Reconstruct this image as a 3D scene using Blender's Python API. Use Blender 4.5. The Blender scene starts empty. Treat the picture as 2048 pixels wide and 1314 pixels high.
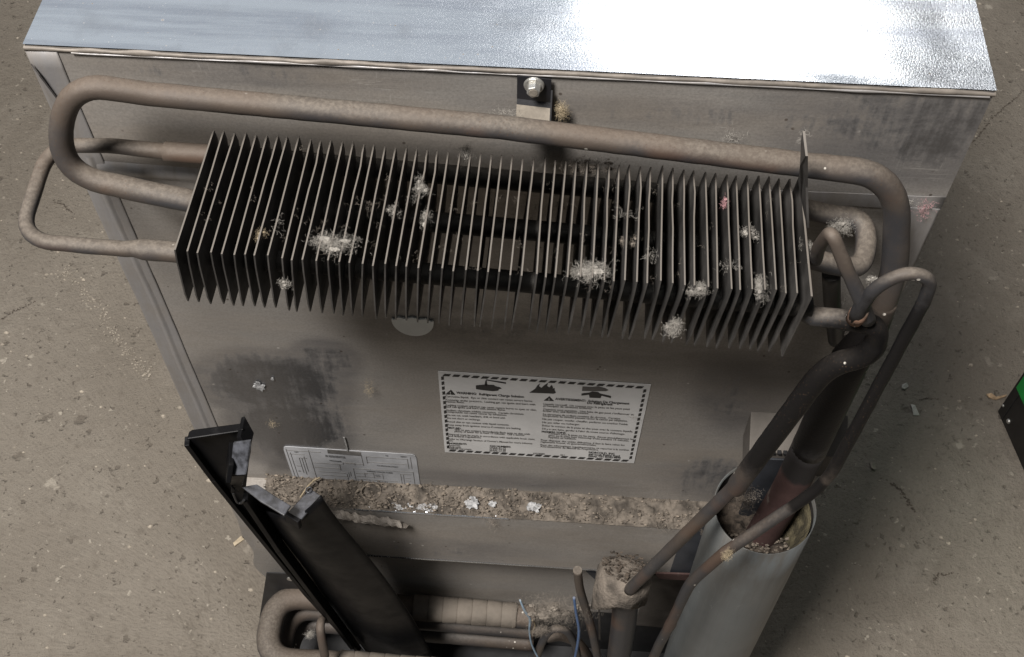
import bpy, bmesh, math, random
from mathutils import Vector, Matrix, noise

C = bpy.context.scene
COL = C.collection
R = math.radians
rnd = random.Random(7)

# ------------------------------------------------------------------ camera
cam = bpy.data.cameras.new('camera')
cam.sensor_width = 36.0
cam.lens = 40.87
cam.clip_start = 0.02
cam.clip_end = 200.0
cam_o = bpy.data.objects.new('camera', cam)
COL.objects.link(cam_o)
cam_o.location = (0.34318, -0.53722, 1.71508)
cam_o.rotation_euler = (R(34.7428), R(-0.0074), R(3.9341))
C.camera = cam_o

# ------------------------------------------------------------------ world, lamps, exposure
w = bpy.data.worlds.new('World')
C.world = w
w.use_nodes = True
bg = w.node_tree.nodes['Background']
bg.inputs[0].default_value = (0.90, 0.95, 1.0, 1)
bg.inputs[1].default_value = 0.10
C.view_settings.view_transform = 'Standard'
C.view_settings.look = 'None'
C.view_settings.exposure = 0.0
C.view_settings.gamma = 1.0


def area(name, loc, target, sx, sy, power, col):
    l = bpy.data.lights.new(name, 'AREA')
    l.shape = 'RECTANGLE'
    l.size = sx
    l.size_y = sy
    l.energy = power
    l.color = col
    o = bpy.data.objects.new(name, l)
    COL.objects.link(o)
    o.location = loc
    d = Vector(target) - Vector(loc)
    o.rotation_euler = d.to_track_quat('-Z', 'Y').to_euler()
    return o


area('hall_lamp', (-0.60, -1.15, 3.8), (0.1, 0.0, 0.8), 0.7, 0.7, 250, (1.0, 0.958, 0.912))
area('ceiling_lamp', (1.02, 2.95, 3.7), (0.8, 1.2, 1.0), 0.88, 0.66, 17, (1.0, 0.99, 0.97))
area('skylight', (-1.0, 3.7, 4.6), (-0.4, 1.0, 0.8), 6.2, 3.4, 32, (0.80, 0.90, 1.0))


# ------------------------------------------------------------------ node helpers
class NT:
    def __init__(self, name):
        self.m = bpy.data.materials.new(name)
        self.m.use_nodes = True
        self.t = self.m.node_tree
        self.b = self.t.nodes['Principled BSDF']
        self.tc = self.t.nodes.new('ShaderNodeTexCoord')
        self.geo = self.t.nodes.new('ShaderNodeNewGeometry')
        self.P = self.geo.outputs['Position']

    def n(self, typ, **kw):
        x = self.t.nodes.new('ShaderNode' + typ)
        for k, v in kw.items():
            setattr(x, k, v)
        return x

    def link(self, a, b):
        self.t.links.new(a, b)

    def setin(self, sock, v):
        if isinstance(v, bpy.types.NodeSocket):
            self.link(v, sock)
        else:
            sock.default_value = v

    def math(self, op, a, b=0.0, clamp=False):
        x = self.n('Math', operation=op, use_clamp=clamp)
        self.setin(x.inputs[0], a)
        self.setin(x.inputs[1], b)
        return x.outputs[0]

    def ramp(self, v, lo, hi, a=0.0, b=1.0, smooth=True):
        x = self.n('MapRange', interpolation_type='SMOOTHSTEP' if smooth else 'LINEAR')
        self.setin(x.inputs[0], v)
        x.inputs[1].default_value = lo
        x.inputs[2].default_value = hi
        x.inputs[3].default_value = a
        x.inputs[4].default_value = b
        return x.outputs[0]

    def vec(self, scale=(1, 1, 1), rot=(0, 0, 0), src=None):
        x = self.n('Mapping')
        self.link(src or self.P, x.inputs[0])
        x.inputs['Scale'].default_value = scale
        x.inputs['Rotation'].default_value = rot
        return x.outputs[0]

    def noise(self, scale, detail=4.0, rough=0.55, vec=None, dist=0.0):
        x = self.n('TexNoise')
        self.link(vec or self.P, x.inputs['Vector'])
        x.inputs['Scale'].default_value = scale
        x.inputs['Detail'].default_value = detail
        x.inputs['Roughness'].default_value = rough
        x.inputs['Distortion'].default_value = dist
        return x.outputs[0]

    def voro(self, scale, vec=None, feature='F1', out='Distance'):
        x = self.n('TexVoronoi', feature=feature)
        self.link(vec or self.P, x.inputs['Vector'])
        x.inputs['Scale'].default_value = scale
        return x.outputs[out]

    def mix(self, f, a, b):
        x = self.n('Mix', data_type='RGBA')
        self.setin(x.inputs[0], f)
        for s, v in ((x.inputs[6], a), (x.inputs[7], b)):
            if isinstance(v, tuple):
                v = (v[0], v[1], v[2], 1)
            self.setin(s, v)
        return x.outputs[2]

    def blob(self, c, rad, soft=0.5, rot=0.0):
        s = self.n('VectorMath', operation='SUBTRACT')
        self.link(self.P, s.inputs[0])
        s.inputs[1].default_value = c
        m = self.n('Mapping')
        self.link(s.outputs[0], m.inputs[0])
        m.inputs['Rotation'].default_value = (0, rot, 0)
        d = self.n('VectorMath', operation='DIVIDE')
        self.link(m.outputs[0], d.inputs[0])
        d.inputs[1].default_value = rad
        l = self.n('VectorMath', operation='LENGTH')
        self.link(d.outputs[0], l.inputs[0])
        return self.ramp(l.outputs['Value'], 1.0 - soft, 1.0 + soft, 1.0, 0.0)

    def upness(self):
        x = self.n('SeparateXYZ')
        self.link(self.geo.outputs['Normal'], x.inputs[0])
        return x.outputs[2]

    def bump(self, h, strength=0.3, dist=0.002, prev=None):
        x = self.n('Bump')
        x.inputs['Strength'].default_value = strength
        x.inputs['Distance'].default_value = dist
        self.link(h, x.inputs['Height'])
        if prev:
            self.link(prev, x.inputs['Normal'])
        self.link(x.outputs[0], self.b.inputs['Normal'])
        return x.outputs[0]

    def set(self, **kw):
        names = dict(col='Base Color', rough='Roughness', metal='Metallic', spec='Specular IOR Level',
                     aniso='Anisotropic', sheen='Sheen Weight', alpha='Alpha', coat='Coat Weight')
        for k, v in kw.items():
            if isinstance(v, tuple) and len(v) == 3:
                v = (*v, 1)
            self.setin(self.b.inputs[names[k]], v)
        return self


# ------------------------------------------------------------------ materials
M = {}


def foil_back():
    t = NT('dusty_foil')
    n1 = t.noise(9, 5, 0.6)
    n2 = t.noise(60, 4, 0.6)
    streak = t.noise(14, 5, 0.65, t.vec((1, 1, 9), (0, 0.05, 0)))
    streakv = t.noise(16, 4, 0.6, t.vec((10, 1, 1), (0, -0.12, 0)))
    # wiped and rubbed patches where the bare aluminium shows through the dust
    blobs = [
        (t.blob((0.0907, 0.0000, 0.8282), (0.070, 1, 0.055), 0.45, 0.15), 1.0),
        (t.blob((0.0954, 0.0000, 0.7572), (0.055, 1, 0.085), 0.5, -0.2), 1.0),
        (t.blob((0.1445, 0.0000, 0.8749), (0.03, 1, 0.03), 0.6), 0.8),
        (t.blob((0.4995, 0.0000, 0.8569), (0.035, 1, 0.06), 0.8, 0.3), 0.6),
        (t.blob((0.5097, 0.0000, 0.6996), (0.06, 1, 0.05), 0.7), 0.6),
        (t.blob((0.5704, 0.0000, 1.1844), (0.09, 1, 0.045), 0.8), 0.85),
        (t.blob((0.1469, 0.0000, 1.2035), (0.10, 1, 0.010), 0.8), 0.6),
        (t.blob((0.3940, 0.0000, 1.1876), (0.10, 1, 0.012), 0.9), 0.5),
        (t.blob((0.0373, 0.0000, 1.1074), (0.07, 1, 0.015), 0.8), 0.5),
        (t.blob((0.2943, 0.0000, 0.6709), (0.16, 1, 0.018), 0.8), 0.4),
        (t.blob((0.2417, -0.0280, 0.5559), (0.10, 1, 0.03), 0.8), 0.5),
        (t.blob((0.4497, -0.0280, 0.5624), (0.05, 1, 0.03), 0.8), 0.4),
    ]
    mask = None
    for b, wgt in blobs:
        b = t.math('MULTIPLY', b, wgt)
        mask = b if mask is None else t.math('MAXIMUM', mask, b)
    nz = t.noise(17, 8, 0.72, dist=0.5)
    mm = t.math('ADD', mask, t.math('MULTIPLY', t.math('SUBTRACT', streak, 0.5), 0.35))
    mm = t.math('ADD', mm, t.math('MULTIPLY', t.math('SUBTRACT', streakv, 0.5), 0.9))
    mm = t.math('ADD', mm, t.math('MULTIPLY', t.math('SUBTRACT', nz, 0.5), 1.7))
    clean = t.math('MULTIPLY', t.ramp(mm, 0.20, 1.1, 0.0, 0.92), t.ramp(mask, 0.02, 0.45))
    basew = t.ramp(t.noise(5, 6, 0.65, t.vec((0.6, 1, 2.5))), 0.33, 0.68, 0.12, 0.62)
    clean = t.math('MAXIMUM', clean, basew)
    dustc = t.mix(t.ramp(n1, 0.3, 0.7), (0.175, 0.153, 0.129), (0.222, 0.196, 0.168))
    dustc = t.mix(t.math('MULTIPLY', t.ramp(n2, 0.52, 0.75), 0.35), dustc, (0.150, 0.132, 0.114))
    sm = t.math('MAXIMUM', t.blob((0.2808, 0.0000, 0.9654), (0.085, 1, 0.040), 0.6), t.blob((0.3608, 0.0000, 0.9560), (0.05, 1, 0.03), 0.7))
    sm = t.math('MULTIPLY', sm, t.ramp(t.noise(70, 7, 0.75), 0.42, 0.62))
    dustc = t.mix(t.math('MULTIPLY', sm, 0.75), dustc, (0.07, 0.06, 0.052))
    metalc = t.mix(t.ramp(mask, 0.05, 0.5), (0.42, 0.41, 0.40), (0.21, 0.213, 0.225))  # patches get darker metal, the shadowed floor's reflection put into the colour
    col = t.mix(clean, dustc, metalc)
    gr_ = t.noise(520, 3, 0.7)
    col = t.mix(t.ramp(gr_, 0.35, 0.68, 0.0, 0.25), col, (0.085, 0.077, 0.07))
    scr = t.noise(30, 2, 0.5, t.vec((0.25, 1, 7), (0, 0.09, 0)))
    scr2 = t.noise(34, 2, 0.5, t.vec((7, 1, 0.3), (0, -0.25, 0)))
    sc_ = t.math('MAXIMUM', t.ramp(t.math('ABSOLUTE', t.math('SUBTRACT', scr, 0.5)), 0.0, 0.006, 1, 0), t.ramp(t.math('ABSOLUTE', t.math('SUBTRACT', scr2, 0.5)), 0.0, 0.005, 1, 0))
    sc_ = t.math('MULTIPLY', sc_, t.ramp(t.noise(13, 3), 0.52, 0.66, 0.0, 0.5))
    col = t.mix(sc_, col, (0.36, 0.345, 0.325))
    spk = t.math('MULTIPLY', t.ramp(t.voro(75), 0.07, 0.11, 1, 0), t.ramp(t.noise(28, 2), 0.55, 0.6))
    col = t.mix(t.math('MULTIPLY', spk, 0.8), col, (0.07, 0.055, 0.045))
    spw = t.math('MULTIPLY', t.ramp(t.voro(58, t.vec((1, 1, 1), (0.3, 0.2, 0.5))), 0.06, 0.09, 1, 0), t.ramp(t.noise(21, 2), 0.56, 0.6))
    col = t.mix(t.math('MULTIPLY', spw, 0.8), col, (0.42, 0.40, 0.37))
    t.set(col=col, metal=t.math('MULTIPLY', clean, 0.95), rough=t.ramp(clean, 0.0, 1.0, 0.70, 0.36, False), spec=0.3)
    h = t.math('ADD', t.math('MULTIPLY', streak, 0.6), t.math('MULTIPLY', t.noise(180, 3), 0.4))
    t.bump(h, 0.25, 0.0012)
    return t.m


def foil_top():
    t = NT('bright_foil')
    streak = t.noise(3.5, 8, 0.68, t.vec((1, 14, 1), (0, 0, 0.03)))
    n = t.noise(22, 5, 0.6)
    fine = t.noise(320, 3, 0.6)
    sp = t.voro(240)
    rnd_ = t.n('TexWhiteNoise')
    specks = t.math('MULTIPLY', t.ramp(sp, 0.10, 0.17, 1, 0), t.ramp(t.noise(90, 3), 0.56, 0.64))
    haze = t.ramp(streak, 0.40, 0.66)
    grain = t.noise(900, 2, 0.5, t.vec((1, 0.6, 1)))
    col = t.mix(haze, (0.74, 0.76, 0.79), (0.52, 0.54, 0.59))
    col = t.mix(t.math('MULTIPLY', t.ramp(n, 0.52, 0.7), 0.4), col, (0.46, 0.46, 0.48))
    big = t.math('MULTIPLY', t.ramp(t.voro(34), 0.035, 0.06, 1, 0), t.ramp(t.noise(9, 2), 0.5, 0.6))
    specks = t.math('MAXIMUM', specks, big)
    col = t.mix(specks, col, (0.13, 0.11, 0.09))
    rough = t.math('ADD', t.ramp(streak, 0.3, 0.7, 0.17, 0.27), t.math('MULTIPLY', t.ramp(grain, 0.45, 0.6), 0.08))
    t.set(col=col, metal=t.math('SUBTRACT', 0.95, t.math('MULTIPLY', specks, 0.9)), rough=rough)
    h = t.math('ADD', t.math('MULTIPLY', grain, 0.8), t.math('MULTIPLY', t.noise(40, 3, 0.5, t.vec((0.4, 1, 1))), 0.9))
    h = t.math('ADD', h, t.math('MULTIPLY', streak, 2.0))
    t.bump(h, 0.11, 0.0008)
    return t.m


def tape():
    t = NT('foil_tape')
    s = t.noise(20, 5, 0.6, t.vec((4, 1, 1), (0, -0.1, 0)))
    n = t.noise(40, 4)
    clean = t.ramp(t.math('ADD', s, t.math('MULTIPLY', n, 0.3)), 0.50, 0.85, 0.15, 0.60)
    t.set(col=t.mix(clean, (0.155, 0.140, 0.125), (0.36, 0.36, 0.375)), metal=t.math('MULTIPLY', clean, 0.9), rough=0.48)
    t.bump(t.math('ADD', s, t.math('MULTIPLY', t.noise(150, 3), 0.3)), 0.3, 0.0015)
    return t.m


def pipe(name='dusty_pipe', dust=1.0, dark=1.0, soot=()):
    t = NT(name)
    n = t.noise(9, 4, 0.6)
    n2 = t.noise(330, 5, 0.65)
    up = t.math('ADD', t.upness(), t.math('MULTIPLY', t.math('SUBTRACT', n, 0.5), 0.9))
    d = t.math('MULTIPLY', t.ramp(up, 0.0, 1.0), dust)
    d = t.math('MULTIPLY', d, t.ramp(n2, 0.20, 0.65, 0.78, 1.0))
    sm = None
    for c_, r_ in soot:
        q = t.blob(c_, r_, 0.5)
        sm = q if sm is None else t.math('MAXIMUM', sm, q)
    if sm is not None:
        sm = t.ramp(t.math('ADD', sm, t.math('MULTIPLY', t.math('SUBTRACT', t.noise(60, 6, 0.75), 0.5), 0.9)), 0.22, 0.80)
        d = t.math('MULTIPLY', d, t.math('SUBTRACT', 1.0, t.math('MULTIPLY', sm, 0.88)))
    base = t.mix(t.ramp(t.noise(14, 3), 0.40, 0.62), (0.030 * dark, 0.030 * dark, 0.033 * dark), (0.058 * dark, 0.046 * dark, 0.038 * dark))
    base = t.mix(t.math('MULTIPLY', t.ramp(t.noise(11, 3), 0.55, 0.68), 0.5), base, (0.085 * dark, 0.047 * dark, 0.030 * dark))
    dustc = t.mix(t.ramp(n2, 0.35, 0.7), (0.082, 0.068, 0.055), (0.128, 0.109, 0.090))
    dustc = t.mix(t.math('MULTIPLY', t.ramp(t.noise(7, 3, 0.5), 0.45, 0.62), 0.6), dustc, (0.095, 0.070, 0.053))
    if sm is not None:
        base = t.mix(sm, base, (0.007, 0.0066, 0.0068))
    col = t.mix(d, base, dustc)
    pits = t.ramp(t.voro(380), 0.10, 0.25, 1, 0)
    pits = t.math('MULTIPLY', pits, t.ramp(t.noise(13, 3), 0.45, 0.6))
    col = t.mix(t.math('MULTIPLY', pits, 0.6), col, (0.07, 0.045, 0.03))
    sp = t.math('MULTIPLY', t.ramp(t.voro(110), 0.10, 0.15, 1, 0), t.ramp(t.noise(23, 2), 0.60, 0.63))
    col = t.mix(sp, col, (0.5, 0.47, 0.42))
    t.set(col=col, rough=t.ramp(d, 0, 1, 0.48, 0.75, False), spec=0.4 if sm is None else t.ramp(sm, 0, 1, 0.4, 0.12))
    t.bump(n2, 0.3, 0.0007)
    return t.m


def simple(name, col, rough=0.6, metal=0.0, var=0.25, scale=60, bump=0.2, dust=0.0, spec=0.4, dcol=(0.27, 0.24, 0.2), bdist=0.001):
    t = NT(name)
    n = t.noise(scale, 5, 0.6)
    lo = tuple(c * (1 - var) for c in col)
    hi = tuple(min(1, c * (1 + var)) for c in col)
    c = t.mix(t.ramp(n, 0.3, 0.7), lo, hi)
    if dust > 0:
        up = t.math('ADD', t.upness(), t.math('MULTIPLY', t.math('SUBTRACT', n, 0.5), 0.8))
        d = t.math('MULTIPLY', t.ramp(up, 0.1, 0.95), dust)
        c = t.mix(d, c, dcol)
    t.set(col=c, rough=rough, metal=metal, spec=spec)
    if bump:
        t.bump(t.noise(scale * 4, 4, 0.6), bump, bdist)
    return t.m


def concrete():
    t = NT('worn_concrete')
    big = t.noise(1.3, 4, 0.55)
    mid = t.noise(6, 7, 0.68, dist=0.5)
    fine = t.noise(48, 7, 0.75)
    vf = t.noise(190, 5, 0.7)
    wv = t.n('VectorMath', operation='ADD')
    nv = t.n('TexNoise')
    t.link(t.P, nv.inputs['Vector'])
    nv.inputs['Scale'].default_value = 110
    nv.inputs['Detail'].default_value = 5
    sc = t.n('VectorMath', operation='SCALE')
    t.link(nv.outputs['Color'], sc.inputs[0])
    sc.inputs['Scale'].default_value = 0.022
    t.link(t.P, wv.inputs[0])
    t.link(sc.outputs[0], wv.inputs[1])
    W = wv.outputs[0]
    col = t.mix(t.ramp(big, 0.35, 0.65), (0.188, 0.163, 0.133), (0.242, 0.213, 0.177))
    col = t.mix(t.math('MULTIPLY', t.ramp(mid, 0.48, 0.68), 0.5), col, (0.285, 0.254, 0.213))
    col = t.mix(t.math('MULTIPLY', t.ramp(fine, 0.50, 0.70), 0.5), col, (0.135, 0.114, 0.092))
    col = t.mix(t.math('MULTIPLY', t.ramp(vf, 0.54, 0.68), 0.45), col, (0.115, 0.097, 0.078))
    col = t.mix(t.math('MULTIPLY', t.ramp(vf, 0.40, 0.30), 0.35), col, (0.33, 0.295, 0.245))
    stones, pits = None, None
    for scale, dens in ((60, 0.90), (130, 0.88), (26, 0.95)):
        v = t.n('TexVoronoi')
        t.link(W, v.inputs['Vector'])
        v.inputs['Scale'].default_value = scale
        sep = t.n('SeparateColor')
        t.link(v.outputs['Color'], sep.inputs[0])
        st = t.math('MULTIPLY', t.ramp(v.outputs['Distance'], 0.14, 0.30, 1, 0), t.ramp(sep.outputs[0], dens, dens + 0.05))
        pt = t.math('MULTIPLY', t.ramp(v.outputs['Distance'], 0.14, 0.34, 1, 0), t.ramp(sep.outputs[1], dens - 0.02, dens + 0.03))
        stones = st if stones is None else t.math('MAXIMUM', stones, st)
        pits = pt if pits is None else t.math('MAXIMUM', pits, pt)
    stones = t.math('MULTIPLY', stones, t.ramp(t.noise(4, 3), 0.35, 0.7, 0.25, 1.0))
    col = t.mix(t.math('MULTIPLY', stones, 0.8), col, (0.50, 0.45, 0.375))
    col = t.mix(t.math('MULTIPLY', pits, 0.42), col, (0.072, 0.057, 0.044))
    t.set(col=col, rough=0.93, spec=0.2)
    h = t.math('ADD', t.math('MULTIPLY', mid, 1.3), t.math('MULTIPLY', fine, 1.0))
    h = t.math('ADD', h, t.math('MULTIPLY', vf, 0.55))
    h = t.math('SUBTRACT', h, t.math('MULTIPLY', pits, 0.45))
    t.bump(h, 0.8, 0.010)
    return t.m


def fin_mat():
    t = NT('fin_black_steel')
    n = t.noise(60, 4, 0.6)
    up = t.math('ADD', t.upness(), t.math('MULTIPLY', t.math('SUBTRACT', n, 0.5), 0.5))
    d = t.ramp(up, 0.3, 0.8)
    film = t.ramp(t.noise(26, 4, 0.6), 0.30, 0.75, 0.10, 0.75)
    base = t.mix(film, (0.011, 0.0105, 0.010), (0.075, 0.070, 0.066))
    col = t.mix(d, base, (0.125, 0.111, 0.097))
    t.set(col=col, rough=t.ramp(n, 0.3, 0.7, 0.42, 0.6), spec=0.45)
    return t.m


def plastic():
    t = NT('black_plastic')
    n = t.noise(30, 5, 0.6)
    sc = t.noise(90, 5, 0.7, t.vec((1, 1, 0.25), (0.2, 0.4, 0)))
    up = t.upness()
    d = t.math('MULTIPLY', t.ramp(up, 0.3, 0.9), t.ramp(t.noise(70, 4), 0.5, 0.7, 0.02, 0.12))
    col = t.mix(t.ramp(sc, 0.55, 0.8, 0, 0.25), (0.004, 0.004, 0.0045), (0.012, 0.0115, 0.0115))
    col = t.mix(d, col, (0.10, 0.098, 0.10))
    t.set(col=col, rough=t.ramp(n, 0.3, 0.7, 0.30, 0.45), spec=0.06)
    t.bump(t.noise(300, 3), 0.06, 0.0004)
    return t.m


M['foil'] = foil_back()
M['top'] = foil_top()
M['tape'] = tape()
M['tape_dusty'] = simple('dusty_tape', (0.14, 0.123, 0.106), 0.6, 0.2, var=0.3, scale=50, bump=0.3)
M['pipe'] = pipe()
SOOT = [((0.5173, -0.0960, 0.9842), (0.050, 0.05, 0.085)), ((0.5243, -0.0980, 1.0424), (0.030, 0.03, 0.024)), ((0.5534, -0.1170, 1.0537), (0.055, 0.03, 0.112)), ((0.5388, -0.1200, 0.9146), (0.022, 0.03, 0.025)),
        ((0.5628, -0.0460, 0.9465), (0.05, 0.03, 0.105))]
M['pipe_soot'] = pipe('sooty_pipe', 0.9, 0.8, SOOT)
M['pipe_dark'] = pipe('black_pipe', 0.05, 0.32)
M['pipe_mid'] = pipe('dim_coil_pipe', 0.55, 0.7)  # darker pipe copy for the lower coil runs, recess shade in its colour
M['fin'] = fin_mat()
M['tube_black'] = simple('black_tube', (0.012, 0.011, 0.010), 0.6, dust=0.25, dcol=(0.10, 0.09, 0.075))
def red_oxide():
    t = NT('red_oxide_pipe')
    n = t.noise(40, 5, 0.65)
    soot = t.blob((0.5603, -0.0480, 0.8404), (0.05, 0.05, 0.022), 0.7)
    soot = t.ramp(t.math('ADD', soot, t.math('MULTIPLY', t.math('SUBTRACT', n, 0.5), 1.2)), 0.3, 0.7)
    c = t.mix(t.ramp(n, 0.35, 0.7), (0.048, 0.027, 0.025), (0.070, 0.041, 0.037))
    c = t.mix(t.math('MULTIPLY', t.ramp(t.noise(60, 3), 0.62, 0.7), 0.5), c, (0.16, 0.14, 0.12))
    t.set(col=t.mix(soot, c, (0.018, 0.016, 0.016)), rough=0.75, spec=0.25)
    t.bump(t.noise(250, 4), 0.3, 0.0008)
    return t.m


M['red'] = red_oxide()
M['rusty'] = simple('rusty_weld', (0.13, 0.075, 0.05), 0.85, var=0.4, scale=120, dust=0.4)
M['plastic'] = plastic()
M['plastic_lit'] = simple('lit_black_plastic', (0.034, 0.036, 0.043), 0.30, var=0.7, scale=150, bump=0.05, spec=0.6, dust=0.10, dcol=(0.2, 0.2, 0.21))  # clip and strap copy of the plastic, sky reflection put into its colour
M['can'] = simple('blue_grey_sheet', (0.100, 0.109, 0.112), 0.42, 0.2, var=0.08, scale=14, bump=0.05)
def can_mat():
    t = NT('blue_grey_can')
    st = t.noise(40, 5, 0.65, t.vec((1, 1, 0.06)))
    n = t.noise(12, 4, 0.6)
    col = t.mix(t.ramp(n, 0.3, 0.7), (0.098, 0.106, 0.108), (0.126, 0.134, 0.134))
    col = t.mix(t.ramp(st, 0.50, 0.72, 0.0, 0.45), col, (0.105, 0.100, 0.092))
    zz = t.n('SeparateXYZ')
    t.link(t.P, zz.inputs[0])
    grime = t.math('MULTIPLY', t.ramp(zz.outputs[2], 0.60, 0.765), t.ramp(t.noise(30, 5, 0.7, t.vec((1, 1, 0.15))), 0.42, 0.62, 0.0, 0.75))
    col = t.mix(grime, col, (0.075, 0.066, 0.056))
    sc = t.noise(26, 2, 0.5, t.vec((3, 3, 0.35), (0.1, 0.1, 0)))
    line = t.math('MULTIPLY', t.ramp(t.math('ABSOLUTE', t.math('SUBTRACT', sc, 0.5)), 0.0, 0.005, 1, 0), t.ramp(t.noise(9, 2), 0.52, 0.62, 0, 0.6))
    col = t.mix(line, col, (0.22, 0.225, 0.22))
    sp = t.math('MULTIPLY', t.ramp(t.voro(70), 0.08, 0.12, 1, 0), t.ramp(t.noise(20, 2), 0.58, 0.62))
    col = t.mix(sp, col, (0.05, 0.045, 0.04))
    t.set(col=col, rough=t.ramp(st, 0.4, 0.7, 0.38, 0.55), metal=0.15)
    t.bump(t.noise(60, 4), 0.08, 0.001)
    return t.m


M['can'] = can_mat()
M['concrete'] = concrete()
M['label'] = simple('label_paper', (0.46, 0.455, 0.45), 0.55, var=0.12, scale=14, bump=0.03)
M['label_grey'] = simple('label_silver', (0.31, 0.315, 0.33), 0.5, 0.05, var=0.28, scale=18, bump=0.05)
M['ink'] = simple('black_ink', (0.018, 0.017, 0.017), 0.6, var=0.1, bump=0)
M['ink_grey'] = simple('grey_ink', (0.07, 0.065, 0.062), 0.6, var=0.1, bump=0)
M['ink_pale'] = simple('worn_ink', (0.12, 0.115, 0.11), 0.6, var=0.3, bump=0)
M['sticker'] = simple('pale_sticker', (0.60, 0.60, 0.57), 0.6, var=0.05, bump=0)
M['steel'] = simple('zinc_bolt', (0.52, 0.51, 0.48), 0.35, 0.8, var=0.15, scale=200, bump=0.1)
M['clamp_black'] = simple('black_clamp_paint', (0.012, 0.012, 0.014), 0.4, var=0.2, bump=0.1)
M['clamp_dust'] = simple('dusty_clamp', (0.165, 0.145, 0.12), 0.9, var=0.2, scale=120)
M['lint'] = simple('grey_lint', (0.27, 0.253, 0.228), 0.95, var=0.25, scale=300, bump=0)
M['lint_brown'] = simple('brown_lint', (0.20, 0.173, 0.145), 0.95, var=0.3, scale=300, bump=0)
M['lint_yellow'] = simple('yellow_fluff', (0.30, 0.245, 0.165), 0.95, var=0.25, scale=300, bump=0)
M['lint_red'] = simple('pink_fluff', (0.36, 0.20, 0.21), 0.95, var=0.3, scale=200, bump=0)
M['dirt'] = simple('dusty_debris', (0.092, 0.078, 0.064), 0.95, var=0.6, scale=60, bump=0.6, bdist=0.002)
M['dirt_dark'] = simple('dark_debris', (0.050, 0.039, 0.030), 0.95, var=0.6, scale=160, bump=0.6, bdist=0.002)
M['chip'] = simple('bark_crumbs', (0.125, 0.104, 0.083), 0.9, var=0.75, scale=260, bump=0.4)
M['white_flake'] = simple('white_residue', (0.26, 0.26, 0.262), 0.9, var=0.55, scale=300, bump=0.6)
M['insul'] = simple('yellow_insulation', (0.085, 0.072, 0.042), 0.95, var=0.6, scale=90, bump=0.8, bdist=0.003)
M['black_steel'] = simple('black_steel', (0.014, 0.014, 0.015), 0.5, var=0.3, bump=0.1)
M['dark_sheet'] = simple('dark_sheet', (0.035, 0.038, 0.045), 0.5, 0.2, var=0.3, scale=20)
M['grey_sheet'] = simple('dusty_sheet', (0.085, 0.076, 0.068), 0.7, 0.15, var=0.25, scale=30, dust=0.35, dcol=(0.16, 0.142, 0.122))
M['blue_wire'] = simple('blue_wire', (0.055, 0.10, 0.20), 0.5, var=0.2, dust=0.35)
M['pale_wire'] = simple('pale_blue_wire', (0.20, 0.28, 0.36), 0.6, var=0.2, dust=0.4)
M['cup'] = simple('caked_cup', (0.115, 0.097, 0.08), 0.9, var=0.5, scale=70, bump=0.8, bdist=0.003)
M['wrap'] = simple('taped_pipe', (0.112, 0.095, 0.078), 0.85, var=0.3, scale=45, bump=0.5, dust=0.4, dcol=(0.165, 0.143, 0.12))
M['green'] = simple('green_panel', (0.015, 0.24, 0.045), 0.45, var=0.1, bump=0.05)
M['crate'] = simple('black_crate', (0.016, 0.014, 0.013), 0.55, var=0.25, scale=30, dust=0.3)
M['stone'] = simple('pale_stone', (0.30, 0.262, 0.212), 0.9, var=0.45, scale=45)
M['crumb'] = simple('concrete_crumbs', (0.26, 0.228, 0.187), 0.95, var=0.3, scale=60)
M['drip'] = simple('dried_drip', (0.21, 0.205, 0.20), 0.8, var=0.3, scale=200)
M['lining'] = simple('dark_can_lining', (0.022, 0.019, 0.017), 0.8, var=0.5, scale=60)
M['lint_lump'] = simple('tan_grey_lint', (0.20, 0.175, 0.148), 0.95, var=0.35, scale=120, bump=0)
M['leaf'] = simple('dry_leaf', (0.34, 0.24, 0.15), 0.85, var=0.3, scale=150)
M['shard'] = simple('grey_shard', (0.42, 0.40, 0.36), 0.8, var=0.15, scale=200)
M['wood'] = simple('pale_wood', (0.42, 0.35, 0.25), 0.85, var=0.2, scale=100)


# ------------------------------------------------------------------ mesh helpers
class MB:
    def __init__(self):
        self.v = []
        self.f = []

    def add(self, vs, fs):
        o = len(self.v)
        self.v.extend([tuple(x) for x in vs])
        self.f.extend([tuple(i + o for i in f) for f in fs])
        return self

    def box(self, a, b):
        (x0, y0, z0), (x1, y1, z1) = a, b
        return self.add([(x0, y0, z0), (x1, y0, z0), (x1, y1, z0), (x0, y1, z0), (x0, y0, z1), (x1, y0, z1), (x1, y1, z1), (x0, y1, z1)],
                        [(3, 2, 1, 0), (4, 5, 6, 7), (0, 1, 5, 4), (1, 2, 6, 5), (2, 3, 7, 6), (3, 0, 4, 7)])

    def prism(self, poly, d):
        """poly: list of 3-D points, extruded by vector d"""
        n = len(poly)
        d = Vector(d)
        p0 = [Vector(q) for q in poly]
        p1 = [q + d for q in p0]
        fs = [tuple(range(n)), tuple(range(2 * n - 1, n - 1, -1))]
        for i in range(n):
            j = (i + 1) % n
            fs.append((j, i, n + i, n + j))
        return self.add(p0 + p1, fs)

    def build(self, name, mat, parent=None, smooth=False, bevel=0.0, recalc=True, seg=2, loc=None):
        me = bpy.data.meshes.new(name)
        me.from_pydata(self.v, [], self.f)
        if recalc:
            bm = bmesh.new()
            bm.from_mesh(me)
            bmesh.ops.recalc_face_normals(bm, faces=bm.faces)
            bm.to_mesh(me)
            bm.free()
        return link(name, me, mat, parent, smooth, bevel, seg, loc)


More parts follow.
